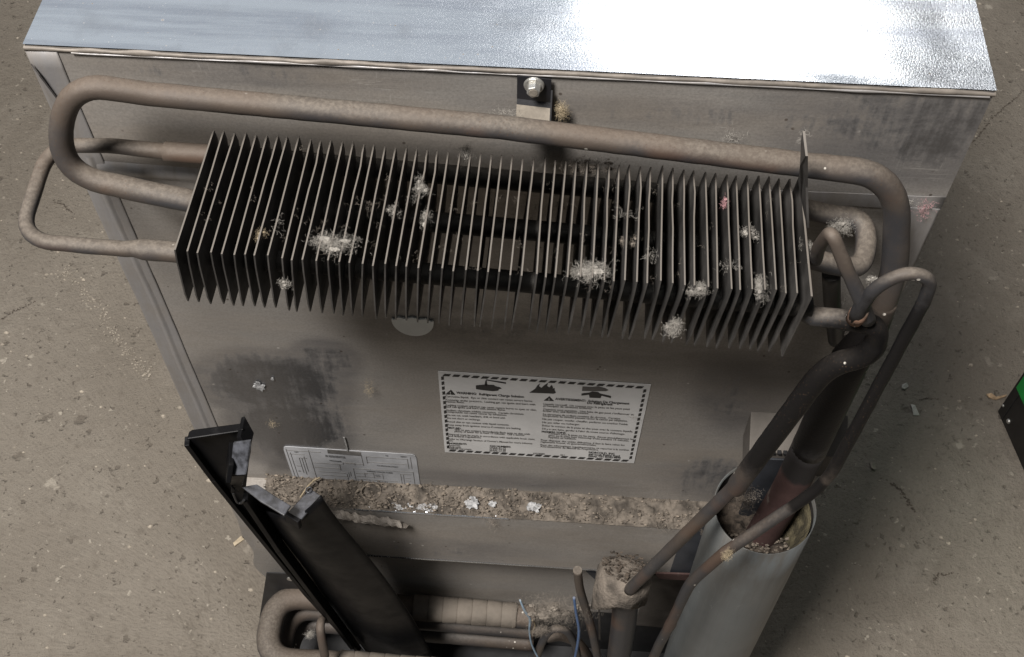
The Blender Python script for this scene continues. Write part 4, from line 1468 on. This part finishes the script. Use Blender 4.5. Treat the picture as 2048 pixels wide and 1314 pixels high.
# ------------------------------------------------------------------ absorber coil (stacked hairpins) with taped wraps
ab = None
for lv, dz in enumerate((0.0, -0.042, -0.084)):
    zc = 0.384 + dz
    yb, yf = -0.0265, -0.102
    xl = 0.036 if lv == 0 else 0.046
    r = 0.0142 if lv == 0 else 0.0115
    pts = [((0.335, yb, zc - 0.013), r), ((0.10, yb, zc - 0.002), r), ((xl - 0.012, yb + 0.002, zc), r, 0.036), ((xl - 0.012, yf - 0.002, zc), r, 0.036), ((0.10, yf, zc - 0.001), r), ((0.335, yf, zc - 0.010), r)]
    o = tube('absorber_coil', pts, M['pipe'] if lv == 0 else M['pipe_mid'], fr, 22, dens=0.008, wob=0.0004)
    if lv == 0:
        ab = o
for (y, xa, xb, rr, zz0, slope) in ((-0.0265, 0.190, 0.318, 0.0150, 0.3835, -0.047), (-0.102, 0.112, 0.262, 0.0152, 0.3835, -0.038)):
    nb = int((xb - xa) / 0.0176)
    for i in range(nb):
        xx = xa + i * 0.0176
        m = MB()
        p0 = Vector((xx, y, zz0 + slope * (xx - 0.10)))
        p1 = Vector((xx + 0.0182, y, zz0 + slope * (xx + 0.0182 - 0.10)))
        sweep(m, [(p0, rr + 0.0001), (p0.lerp(p1, 0.08), rr + 0.0006), (p0.lerp(p1, 0.9), rr + 0.0003), (p1, rr - 0.0005)], 22, True, 0.0007)
        o = m.build('tape_wrap', M['wrap'], ab, smooth=True, recalc=False)
tube('bypass_tube', [((0.1031, -0.0750, 0.4518), 0.0046), ((0.1016, -0.0850, 0.4749), 0.0047), ((0.1022, -0.0980, 0.4762), 0.0048), ((0.1041, -0.1120, 0.4360), 0.0050)], M['pipe'], fr, 14, smooth_path=True)
# service tubes by the lint lump
tube('charge_tube', [((0.3757, -0.0850, 0.6578), 0.0044), ((0.3804, -0.0850, 0.6109), 0.0044), ((0.3892, -0.0860, 0.5584), 0.0046), ((0.3988, -0.0860, 0.4991), 0.0047), ((0.4130, -0.0860, 0.3915), 0.0048)], M['pipe'], fr, 16, smooth_path=True)
tube('bent_tube', [((0.3392, -0.0820, 0.3646), 0.0044), ((0.3439, -0.0820, 0.4253), 0.0044), ((0.3507, -0.0810, 0.4672), 0.0044), ((0.3601, -0.0800, 0.4832), 0.0044), ((0.3725, -0.0790, 0.4736), 0.0044), ((0.3832, -0.0780, 0.4299), 0.0044), ((0.3909, -0.0780, 0.3633), 0.0044)],
     M['pipe'], fr, 16, smooth_path=True)
tube('bent_tube', [((0.3520, -0.0550, 0.3846), 0.0062), ((0.3695, -0.0540, 0.3901), 0.0062), ((0.3914, -0.0520, 0.3583), 0.0062), ((0.4105, -0.0500, 0.2843), 0.0062)], M['pipe'], fr, 16, smooth_path=True)
tube('wire', [((0.3205, -0.0850, 0.5714), 0.0009), ((0.3260, -0.0880, 0.5495), 0.0015), ((0.3316, -0.0880, 0.5276), 0.0016), ((0.3314, -0.0860, 0.4865), 0.0011), ((0.3348, -0.0860, 0.4430), 0.0011), ((0.3435, -0.0860, 0.3981), 0.0013)], M['pale_wire'], fr, 8, smooth_path=True)
tube('wire', [((0.3752, -0.0880, 0.5952), 0.0014), ((0.3787, -0.0930, 0.5677), 0.0015), ((0.3838, -0.0960, 0.5264), 0.0016), ((0.3844, -0.0960, 0.4808), 0.0016), ((0.3829, -0.0960, 0.4150), 0.0016)], M['blue_wire'], fr, 8, smooth_path=True)
tube('wire', [((0.3336, -0.0820, 0.5092), 0.0007), ((0.3371, -0.0840, 0.4973), 0.0007), ((0.3322, -0.0840, 0.4609), 0.0007), ((0.3372, -0.0840, 0.4215), 0.0007)], M['lint_yellow'], fr, 6, smooth_path=True)

# ------------------------------------------------------------------ dust and debris lying on the ledge
mb = MB()


def bed(u, v):
    x = 0.055 + u * 0.50
    y = 0.000 + (LY - 0.001) * v
    edge = min(1, min(v * 5, (1 - v) * 3.0 + 0.12))
    h = 0.0012 + 0.0062 * max(0, 0.25 + noise.fractal(Vector((x * 55, y * 55, 2)), 0.9, 2, 5)) * edge + 0.007 * (1 - v) ** 2
    h += 0.0012 * noise.noise(Vector((x * 300, y * 300, 1)))
    return (x, y, LZ + h)


grid_mesh(mb, bed, 420, 24)
tag(mb.build('debris_bed', M['dirt'], smooth=True), 'brown dust packed along the narrow ledge below the labels', None, None, 'stuff')
mb = MB()
for i in range(1500):
    u = g.random() ** 1.25
    x = 0.055 + u * 0.44
    if u > 0.72 and g.random() < 0.5:
        continue
    y = LY * g.random() ** 0.9
    q = Vector((x, y, LZ + 0.003 + g.uniform(0, 0.0045) + 0.005 * (1 - y / LY) ** 2))
    ty = g.random()
    if ty < 0.5:
        s = g.uniform(0.0006, 0.0019)
        clump(mb, q, (2.4 * s, 1.4 * s, 1.1 * s), 1, 0.7, seed=i)
    else:
        L = g.uniform(0.0015, 0.008)
        d = Vector((g.gauss(0, 1), g.gauss(0, 1), g.gauss(0, 0.4))).normalized()
        s1 = Vector((g.gauss(0, 1), g.gauss(0, 1), g.gauss(0, 0.8))).normalized() * L * 0.35
        rr = g.uniform(0.00015, 0.0004)
        sweep(mb, [(q - d * L * 0.5, rr * 0.6), (q + s1, rr), (q + d * L * 0.5, rr * 0.5)], 4, True)
for i in range(46):
    u = g.random()
    fibres(mb, (0.06 + 0.46 * u, LY * g.uniform(0.1, 1.05), LZ + 0.005), (0.010, 0.006, 0.003), 5, 0.016, 0.0003, g)
tag(mb.build('debris', M['chip']), 'crumbs, bark curls and twigs scattered along the narrow ledge', None, None, 'stuff')
for i, (px3, rx, ry) in enumerate((((0.2677, -0.0177, 0.6515), 0.0072, 0.0062), ((0.2879, -0.0174, 0.6515), 0.0036, 0.0036), ((0.3298, -0.0179, 0.6515), 0.0068, 0.0056), ((0.2247, -0.0216, 0.6455), 0.0150, 0.0050), ((0.1968, -0.0230, 0.6455), 0.0090, 0.0036))):
    m = MB()
    c = Vector(px3)
    n = 44
    ringo = []
    for j in range(n):
        a = 2 * math.pi * j / n
        kk = 1 + 0.45 * noise.fractal(Vector((math.cos(a) * 1.7 + i * 5, math.sin(a) * 1.7, 0)), 0.6, 2.0, 4)
        ringo.append((c.x + rx * kk * math.cos(a), c.y + ry * kk * math.sin(a), c.z + 0.0002))
    m.prism(ringo, (0, 0, 0.0004))
    m.build('bare_patch', M['white_flake'], fr)
# round curl of twig on the ledge, and grassy wisps hanging from its edge
o = tube('twig_curl', [((q[0], q[1], q[2]), 0.0009) for q in [(Vector((0.1639, -0.0122, 0.6520)) + Vector((0.010 * math.cos(a), 0.009 * math.sin(a), 0.001 * math.sin(2 * a)))) for a in [i * 0.52 for i in range(13)]]], M['chip'], None, 8, smooth_path=True)
tag(o, 'small ring of curled twig lying in the dust below the wiring label', 'twig')
o = tube('straw', [((0.0939, -0.0253, 0.6550), 0.0008), ((0.1025, -0.0121, 0.6600), 0.0009), ((0.1114, -0.0041, 0.6600), 0.0009), ((0.1049, -0.0095, 0.6620), 0.0006)], M['lint_yellow'], None, 8, smooth_path=True)
tag(o, 'bent tan straw resting in the dust beside the black plastic bracket', 'straw')

# ------------------------------------------------------------------ black plastic bracket leaning in front of the coil
PB = (0.1116, -0.1000, 0.8023)
pl = empty('plastic_bracket', (0.14, -0.07, 0.0))
tag(pl, 'glossy black plastic bracket leaning diagonally at the lower left of the cabinet', 'bracket')
pl.location = (0, 0, 0)


def pmesh(name, pts, thick, mat='plastic', d=(0, 1, 0), bevel=0.0008):
    m = MB()
    m.prism(pts, Vector(d) * thick)
    return m.build(name, M[mat], pl, bevel=bevel)


# tray floor
tray = pmesh('tray', [(0.0528, -0.0980, 0.8991), (0.1009, -0.0980, 0.9194), (0.1052, -0.0980, 0.9039), (0.0884, -0.0970, 0.8355), (0.0784, -0.0940, 0.7954), (0.0893, -0.0880, 0.6810), (0.1208, -0.0680, 0.3612), (0.1271, -0.0670, 0.3318), (0.0946, -0.0820, 0.5525), (0.0761, -0.0900, 0.6914), (0.0651, -0.0940, 0.7887), (0.0599, -0.0970, 0.8363)], 0.0022)


def wall(name, A, B, out_, thick, parent):
    """upright rib from A to B standing out of the tray by vector out_"""
    A, B = Vector(A), Vector(B)
    m = MB()
    A, B = A - Vector(out_) * 0.45, B - Vector(out_) * 0.45
    t = (B - A).cross(Vector(out_)).normalized() * thick
    m.prism([A - t, B - t, B - t + Vector(out_) * 1.45, A - t + Vector(out_) * 1.45], t * 2)
    o_ = m.build(name, M['plastic'], parent, bevel=0.0006)
    return o_


pmesh('rim', [(0.0581, -0.1079, 0.9173), (0.0585, -0.1011, 0.9173), (0.0605, -0.0991, 0.9173), (0.0982, -0.0906, 0.9173), (0.0993, -0.0978, 0.9173)], 0.0022, d=(0, 0, -1))
wall('rim', (0.0982, -0.0906, 0.9173), (0.1058, -0.1000, 0.9075), (0.0, -0.013, 0.0), 0.0022, tray)
for (a, b) in (((0.0520, -0.0980, 0.8990), (0.0599, -0.0970, 0.8363)), ((0.0599, -0.0970, 0.8363), (0.0651, -0.0940, 0.7887)), ((0.0651, -0.0940, 0.7887), (0.0946, -0.0820, 0.5525)), ((0.0946, -0.0820, 0.5525), (0.1250, -0.0670, 0.3349))):
    wall('rim', a, b, (0.001, -0.006, 0.0), 0.0022, tray)
for (a, b) in (((0.0803, -0.0940, 0.8005), (0.0893, -0.0880, 0.6810)), ((0.0893, -0.0880, 0.6810), (0.1208, -0.0680, 0.3612))):
    wall('rim', a, b, (0.001, -0.010, 0.002), 0.0024, tray)
# cover plate with a crease, lofted
mb = MB()
top_ = [(0.0813, -0.0850, 0.7476), (0.1026, -0.1000, 0.7693), (0.1148, -0.1120, 0.7921), (0.1289, -0.1110, 0.7881), (0.1521, -0.1060, 0.8257)]
st = [top_,
      [(0.0871, -0.0820, 0.6857), (0.1042, -0.0950, 0.7055), (0.1174, -0.1080, 0.7340), (0.1319, -0.1080, 0.7512), (0.1558, -0.1010, 0.7770)],
      [(0.0989, -0.0770, 0.5942), (0.1175, -0.0880, 0.6330), (0.1300, -0.0990, 0.6606), (0.1491, -0.1000, 0.6802), (0.1742, -0.0930, 0.6775)],
      [(0.1125, -0.0700, 0.4649), (0.1311, -0.0800, 0.5044), (0.1435, -0.0900, 0.5337), (0.1628, -0.0910, 0.5537), (0.1923, -0.0830, 0.5538)],
      [(0.1249, -0.0580, 0.3235), (0.1485, -0.0660, 0.3644), (0.1617, -0.0740, 0.3926), (0.1778, -0.0760, 0.4144), (0.2033, -0.0710, 0.4408)],
      [(0.1386, -0.0540, 0.2111), (0.1599, -0.0620, 0.2495), (0.1744, -0.0680, 0.2782), (0.1899, -0.0700, 0.2986), (0.2142, -0.0660, 0.3193)]]
nv, nu = len(st), 5
vs = [q for row in st for q in row]
fs = [(j * nu + i, j * nu + i + 1, (j + 1) * nu + i + 1, (j + 1) * nu + i) for j in range(nv - 1) for i in range(nu - 1)]
mb.add(vs, fs)
cp = mb.build('cover_plate', M['plastic'], pl, smooth=True)
ca = cp.data.attributes.new('crease_edge', 'FLOAT', 'EDGE')
ec = {}
for q in cp.data.polygons:
    for e in q.edge_keys:
        ec[e] = ec.get(e, 0) + 1
for e in cp.data.edges:
    if ec.get(tuple(sorted(e.vertices)), 0) == 1:
        ca.data[e.index].value = 1.0
cv = cp.data.attributes.new('crease_vert', 'FLOAT', 'POINT')
for i in (0, nu - 1, (nv - 1) * nu, nv * nu - 1):
    cv.data[i].value = 1.0
s = cp.modifiers.new('sub', 'SUBSURF')
s.levels = s.render_levels = 2
s.subdivision_type = 'CATMULL_CLARK'
s = cp.modifiers.new('solid', 'SOLIDIFY')
s.thickness = 0.0022
# clips
c1 = pmesh('clip', [(0.0947, -0.1080, 0.9156), (0.1100, -0.1080, 0.9215), (0.1087, -0.1130, 0.9111), (0.1052, -0.1260, 0.8977), (0.0905, -0.1260, 0.8940), (0.0933, -0.1160, 0.9065)], 0.002, 'plastic_lit', d=(0.1, 1, -0.3))
pmesh('clip_lip', [(0.0948, -0.1090, 0.9150), (0.0949, -0.1058, 0.9150), (0.1075, -0.1032, 0.9150), (0.1075, -0.1054, 0.9150)], 0.002, 'plastic_lit', d=(0, 0, -1))
wall('clip_side', (0.0905, -0.1260, 0.8940), (0.0933, -0.1160, 0.9065), (-0.004, 0.016, -0.004), 0.002, c1)
pmesh('clip_foot', [(0.0897, -0.1250, 0.8912), (0.1040, -0.1250, 0.8948), (0.0823, -0.1000, 0.8230), (0.0733, -0.0960, 0.8035), (0.0699, -0.0960, 0.8125)], 0.002)
pmesh('strap', [(0.0818, -0.0996, 0.8230), (0.0945, -0.0963, 0.8230), (0.1109, -0.1056, 0.8230), (0.1271, -0.1143, 0.8230), (0.1229, -0.1239, 0.8230), (0.1002, -0.1120, 0.8230)], 0.0025, 'plastic_lit', d=(0, 0, -1))
c3 = pmesh('clip', [(0.1186, -0.1117, 0.8000), (0.1356, -0.0861, 0.8000), (0.1459, -0.0921, 0.8000), (0.1316, -0.1184, 0.8000)], 0.0025, 'plastic_lit', d=(0, 0, -1))
wall('clip_lip', (0.1192, -0.1126, 0.8000), (0.1321, -0.1193, 0.8000), (0, -0.0008, -0.008), 0.002, c3)
mb = MB()
qc = Vector((0.1348, -0.0881, 0.8010))
sweep(mb, [(qc + Vector((0.0026 * math.cos(a), 0.0026 * math.sin(a), 0.0004)), 0.0006) for a in [i * 0.524 for i in range(13)]], 6, False)
mb.build('clip_eyelet', M['plastic_lit'], c3, smooth=True)
# web closing the gap between tray and cover plate
pmesh('web', [(0.0740, -0.0880, 0.7877), (0.0822, -0.0880, 0.7985), (0.1086, -0.0880, 0.7555), (0.1170, -0.0780, 0.6122), (0.1312, -0.0700, 0.4802), (0.1498, -0.0580, 0.3389), (0.1186, -0.0580, 0.3223), (0.0933, -0.0740, 0.5599), (0.0834, -0.0800, 0.6659)], 0.002)
o = tube('hook', [((0.0747, -0.1040, 0.8196), 0.0012), ((0.0748, -0.1040, 0.8024), 0.0012), ((0.0778, -0.1040, 0.7999), 0.0012), ((0.0816, -0.1040, 0.8062), 0.0012)], M['black_steel'], pl, 8, smooth_path=True)
pmesh('hook_tab', [(0.0760, -0.1050, 0.8338), (0.0780, -0.1050, 0.8267), (0.0743, -0.1050, 0.8168), (0.0731, -0.1050, 0.8213)], 0.002)

# ------------------------------------------------------------------ green and black box on the floor at the right
cr = empty('tool_box', (1.102, 0.535, 0.0))
tag(cr, 'black box with a green upper panel and silver bolts standing on the concrete', 'box')
ux = Vector((0.0246, -0.1166, 0)).normalized()
uy = Vector((-ux.y, ux.x, 0))
uy = uy if uy.x > 0 else -uy


def cbox(name, s0, s1, d0, d1, z0, z1, mat, parent, bevel=0.001):
    m = MB()
    m.prism([ux * s0 + uy * d0 + Vector((0, 0, z0)), ux * s1 + uy * d0 + Vector((0, 0, z0)), ux * s1 + uy * d1 + Vector((0, 0, z0)), ux * s0 + uy * d1 + Vector((0, 0, z0))], (0, 0, z1 - z0))
    return m.build(name, M[mat], parent, bevel=bevel)


cbox('body', 0, 0.42, 0, 0.30, 0.0, 0.26, 'crate', cr, 0.002)
cbox('green_panel', 0.007, 0.41, -0.0025, 0.012, 0.088, 0.24, 'green', cr, 0.001)
cbox('seam', 0.018, 0.0195, -0.0012, 0.004, 0.004, 0.084, 'black_steel', cr, 0.0003)
for (s_, z_, r_) in ((0.005, 0.026, 0.0024), (0.033, 0.022, 0.0046)):
    m = MB()
    bm = bmesh.new()
    bmesh.ops.create_uvsphere(bm, u_segments=16, v_segments=10, radius=r_)
    me = bpy.data.meshes.new('bolt')
    bm.to_mesh(me)
    bm.free()
    o = link('bolt', me, M['steel'], cr, True)
    o.location = ux * s_ + Vector((0, 0, z_)) - uy * 0.0008
    o.scale = (0.8, 1, 1)

# ------------------------------------------------------------------ lint
LG = 'lint tufts caught on the fins and pipes'


def lint(pos, size, n, mat, label, length=0.018, core=True, r=0.00022, seed=1):
    rg = random.Random(seed)
    m = MB()
    p_ = Vector(pos)
    sz = Vector(size)
    if core:
        nk = 5 if sz.length < 0.03 else 16
        for k in range(nk):
            o_ = Vector((rg.gauss(0, .20) * sz.x, rg.gauss(0, .20) * sz.y, rg.gauss(0, .20) * sz.z))
            clump(m, o_, sz * rg.uniform(0.12, 0.28) * (1 if nk == 5 else 0.7), 3, 0.7, seed=seed + k * 3)
            fibres(m, o_, sz * 0.5, int(n * 2.6 / nk) + 3, length * 0.6, r * 0.6, rg)
    fibres(m, (0, 0, 0), sz * (0.75 if core else 0.9), int(n * (0.35 if core else 0.7)), length * 0.65, r * 0.6, rg)
    o_ = m.build('lint_tuft', M[mat], loc=pos, smooth=False, recalc=False)
    return tag(o_, label, 'lint', LG)


FT = 1.1655
lint((0.2065, -0.1065, 1.1700), (0.026, 0.012, 0.008), 110, 'lint', 'widest whitish lint tuft on the front edge of the left fins', 0.016, seed=1)
lint((0.2523, -0.0551, 1.1660), (0.008, 0.010, 0.008), 45, 'lint', 'small bright lint ball high between the fins left of centre', 0.012, seed=2)
lint((0.2490, -0.0610, 1.1640), (0.008, 0.009, 0.006), 22, 'lint', 'thin grey lint trailing just under the bright lint ball', 0.014, False, seed=3)
lint((0.1601, -0.0995, 1.1680), (0.008, 0.007, 0.006), 30, 'lint_yellow', 'yellowish tuft on the fins near the left end', 0.010, seed=4)
lint((0.1707, -0.0934, 1.1700), (0.006, 0.012, 0.005), 18, 'lint', 'stringy grey wisp right of the yellowish tuft', 0.018, False, seed=5)
lint((0.1746, -0.1200, 1.1475), (0.009, 0.004, 0.006), 26, 'lint', 'small white tuft low on the front of the left fins', 0.012, seed=6)
lint((0.2193, -0.0688, 1.1640), (0.018, 0.010, 0.006), 24, 'lint_brown', 'loose brownish wisps strung across the fins above the widest tuft', 0.022, False, seed=7)
lint((0.2376, -0.0728, 1.1630), (0.007, 0.007, 0.006), 26, 'lint', 'pale tuft between the bright lint ball and the widest tuft', 0.011, seed=8)
lint((0.2582, -0.0750, 1.1600), (0.007, 0.012, 0.008), 36, 'lint', 'grey tuft sunk between the fins below the bright lint ball', 0.012, seed=9)
lint((0.3608, -0.1083, 1.1600), (0.022, 0.013, 0.009), 130, 'lint', 'large fluffy lint tuft on the front edge of the middle fins', 0.018, seed=10)
lint((0.3567, -0.0187, 1.1550), (0.030, 0.010, 0.010), 130, 'lint_brown', 'long grey brown lint band along the rear top of the middle fins', 0.018, seed=11)
lint((0.3258, -0.0173, 1.1550), (0.010, 0.010, 0.010), 40, 'lint', 'thin grey lint at the left end of the rear lint band', 0.015, False, seed=12)
lint((0.2789, -0.0198, 1.1650), (0.009, 0.010, 0.008), 40, 'lint', 'pale lint at the rear top of the fins left of centre', 0.013, seed=13)
lint((0.4143, -0.1200, 1.1231), (0.011, 0.006, 0.012), 80, 'lint', 'round fluffy lint ball hanging on the lower front of the right fins', 0.012, seed=14)
lint((0.4274, -0.1124, 1.1540), (0.011, 0.011, 0.008), 70, 'lint', 'white lint tuft on the front edge of the right fins', 0.013, seed=15)
lint((0.4650, -0.1045, 1.1500), (0.010, 0.014, 0.012), 70, 'lint', 'grey lint streak on the front edge near the right end of the fins', 0.015, seed=16)
lint((0.4599, -0.0645, 1.1520), (0.009, 0.008, 0.006), 34, 'lint', 'white star shaped wisp on the fins near the right end', 0.012, seed=17)
lint((0.4460, -0.0947, 1.1540), (0.013, 0.005, 0.005), 26, 'lint', 'pointed white wisp bridging two fins right of centre', 0.015, False, seed=18)
lint((0.4449, -0.0425, 1.1540), (0.006, 0.006, 0.006), 24, 'lint_red', 'tiny pinkish tuft between the upper right fins', 0.008, seed=19)
lint((0.3828, -0.0623, 1.1600), (0.014, 0.006, 0.004), 18, 'lint', 'cross shaped white wisp across the middle fins', 0.020, False, seed=20)
lint((0.3830, -0.0798, 1.1520), (0.009, 0.009, 0.007), 26, 'lint_brown', 'dull brown tuft deep between the middle fins', 0.012, seed=21)
lint((0.3979, -0.0923, 1.1580), (0.008, 0.007, 0.006), 24, 'lint', 'thin white wisp above and right of the large fluffy tuft', 0.016, False, seed=22)
lint((0.3111, -0.0040, 0.9370), (0.014, 0.004, 0.008), 44, 'lint', 'white fluff on the panel below the middle fins', 0.013, False, seed=23)
lint((0.2846, -0.0040, 0.9380), (0.010, 0.004, 0.006), 28, 'lint', 'small white fluff on the panel right of the oval sticker', 0.011, False, seed=24)
lint((0.4960, -0.0704, 1.1450), (0.006, 0.010, 0.008), 40, 'lint', 'white tuft on the edge of the rightmost fin', 0.013, seed=25)
lint((0.4857, -0.0275, 1.2000), (0.003, 0.004, 0.012), 14, 'lint', 'stringy wisp standing on top of the right end plate', 0.022, False, seed=26)
lint((0.4480, -0.0040, 1.1717), (0.012, 0.004, 0.012), 60, 'lint', 'white puff on the panel above the top pipe', 0.012, False, seed=27)
lint((0.3371, -0.0060, 1.1910), (0.008, 0.006, 0.016), 60, 'lint_yellow', 'tan shred hanging beside the pipe clamp', 0.018, seed=28)
lint((0.3034, -0.0120, 1.1929), (0.018, 0.006, 0.007), 60, 'lint', 'grey fluff behind the top pipe left of the clamp', 0.013, False, seed=29)
lint((0.5292, -0.0300, 1.1212), (0.014, 0.012, 0.014), 90, 'lint', 'grey lint clump nested inside the hairpin bend', 0.012, seed=30)
lint((0.5467, -0.0300, 1.0433), (0.016, 0.008, 0.010), 70, 'lint', 'grey fluff behind the junction of the small pipes', 0.012, False, seed=31)
lint((0.5331, -0.0950, 1.1497), (0.006, 0.004, 0.006), 24, 'lint', 'small fluff in the crook where the small pipes join', 0.009, seed=32)
lint((0.5870, -0.0040, 1.1142), (0.008, 0.004, 0.016), 70, 'lint_red', 'dusty pink tuft on the foil beside the right bend of the top pipe', 0.014, False, seed=33)
lint((0.5765, -0.0050, 1.1213), (0.010, 0.004, 0.006), 20, 'lint', 'white threads next to the dusty pink tuft', 0.018, False, seed=34)
lint((0.1799, -0.0050, 0.8394), (0.008, 0.004, 0.022), 50, 'lint_yellow', 'tan smear of fluff on the foil left of the warning label', 0.016, False, seed=35)
lint((0.0805, -0.0040, 0.7642), (0.007, 0.004, 0.008), 40, 'lint_yellow', 'tan fluff speck on the foil above the wiring label', 0.012, False, seed=36)
lint((0.4918, -0.1340, 0.8246), (0.007, 0.006, 0.014), 60, 'lint_yellow', 'tan dirt shred hanging from the elbow of the thin drain pipe', 0.014, seed=37)
lint((0.0843, -0.0900, 0.4416), (0.012, 0.010, 0.008), 60, 'lint', 'grey fluff inside the left bend of the coil', 0.014, seed=38)
lint((0.2887, -0.0310, 0.6372), (0.012, 0.005, 0.018), 90, 'lint_brown', 'brown fluff hanging off the ledge right of the white bare spots', 0.018, False, seed=39)
lint((0.4613, -0.0310, 0.6508), (0.014, 0.005, 0.014), 40, 'lint_brown', 'brown wisps hanging off the right end of the ledge', 0.020, False, seed=40)
lint((0.5084, -0.0920, 0.8549), (0.014, 0.010, 0.014), 90, 'lint_brown', 'brown lint on the vapour pipe at the can mouth', 0.016, False, seed=41)
lint((0.3584, -0.0880, 0.5511), (0.062, 0.030, 0.046), 520, 'lint_lump', 'big lump of brown lint packed over the tubes between the blue wires', 0.020, seed=42)
lint((0.3428, -0.0880, 0.4940), (0.018, 0.010, 0.018), 90, 'lint_brown', 'ragged lower tail of lint beside the pale blue wire', 0.018, seed=43)
lint((0.4383, -0.0040, 0.8244), (0.005, 0.003, 0.007), 10, 'lint_brown', 'dark insect like speck on the foil right of the warning label', 0.008, False, seed=44)
lint((0.4145, -0.0050, 0.8171), (0.012, 0.003, 0.004), 16, 'lint_brown', 'brown sliver stuck on the right side of the warning label', 0.010, False, seed=45)
# thin dust haze of loose fibres over the fins
mb = MB()
rg = random.Random(99)
for i in range(60):
    x = rg.uniform(X0, X1)
    y = rg.uniform(FD1, FD0)
    fibres(mb, (x, y, fz(x) + rg.uniform(-0.006, 0.001)), (0.005, 0.004, 0.003), 2, 0.010, 0.00010, rg)
for i in range(170):
    x = rg.uniform(0.25, 0.40)
    fibres(mb, (x, FD0 - 0.004 + rg.gauss(0, 0.004), fz(x) - FH + rg.uniform(-0.02, 0.02)), (0.004, 0.004, 0.005), 3, 0.012, 0.00016, rg)
tag(mb.build('lint_fibres', M['lint_brown'], recalc=False), 'loose dust fibres spread over the condenser fins', None, None, 'stuff')
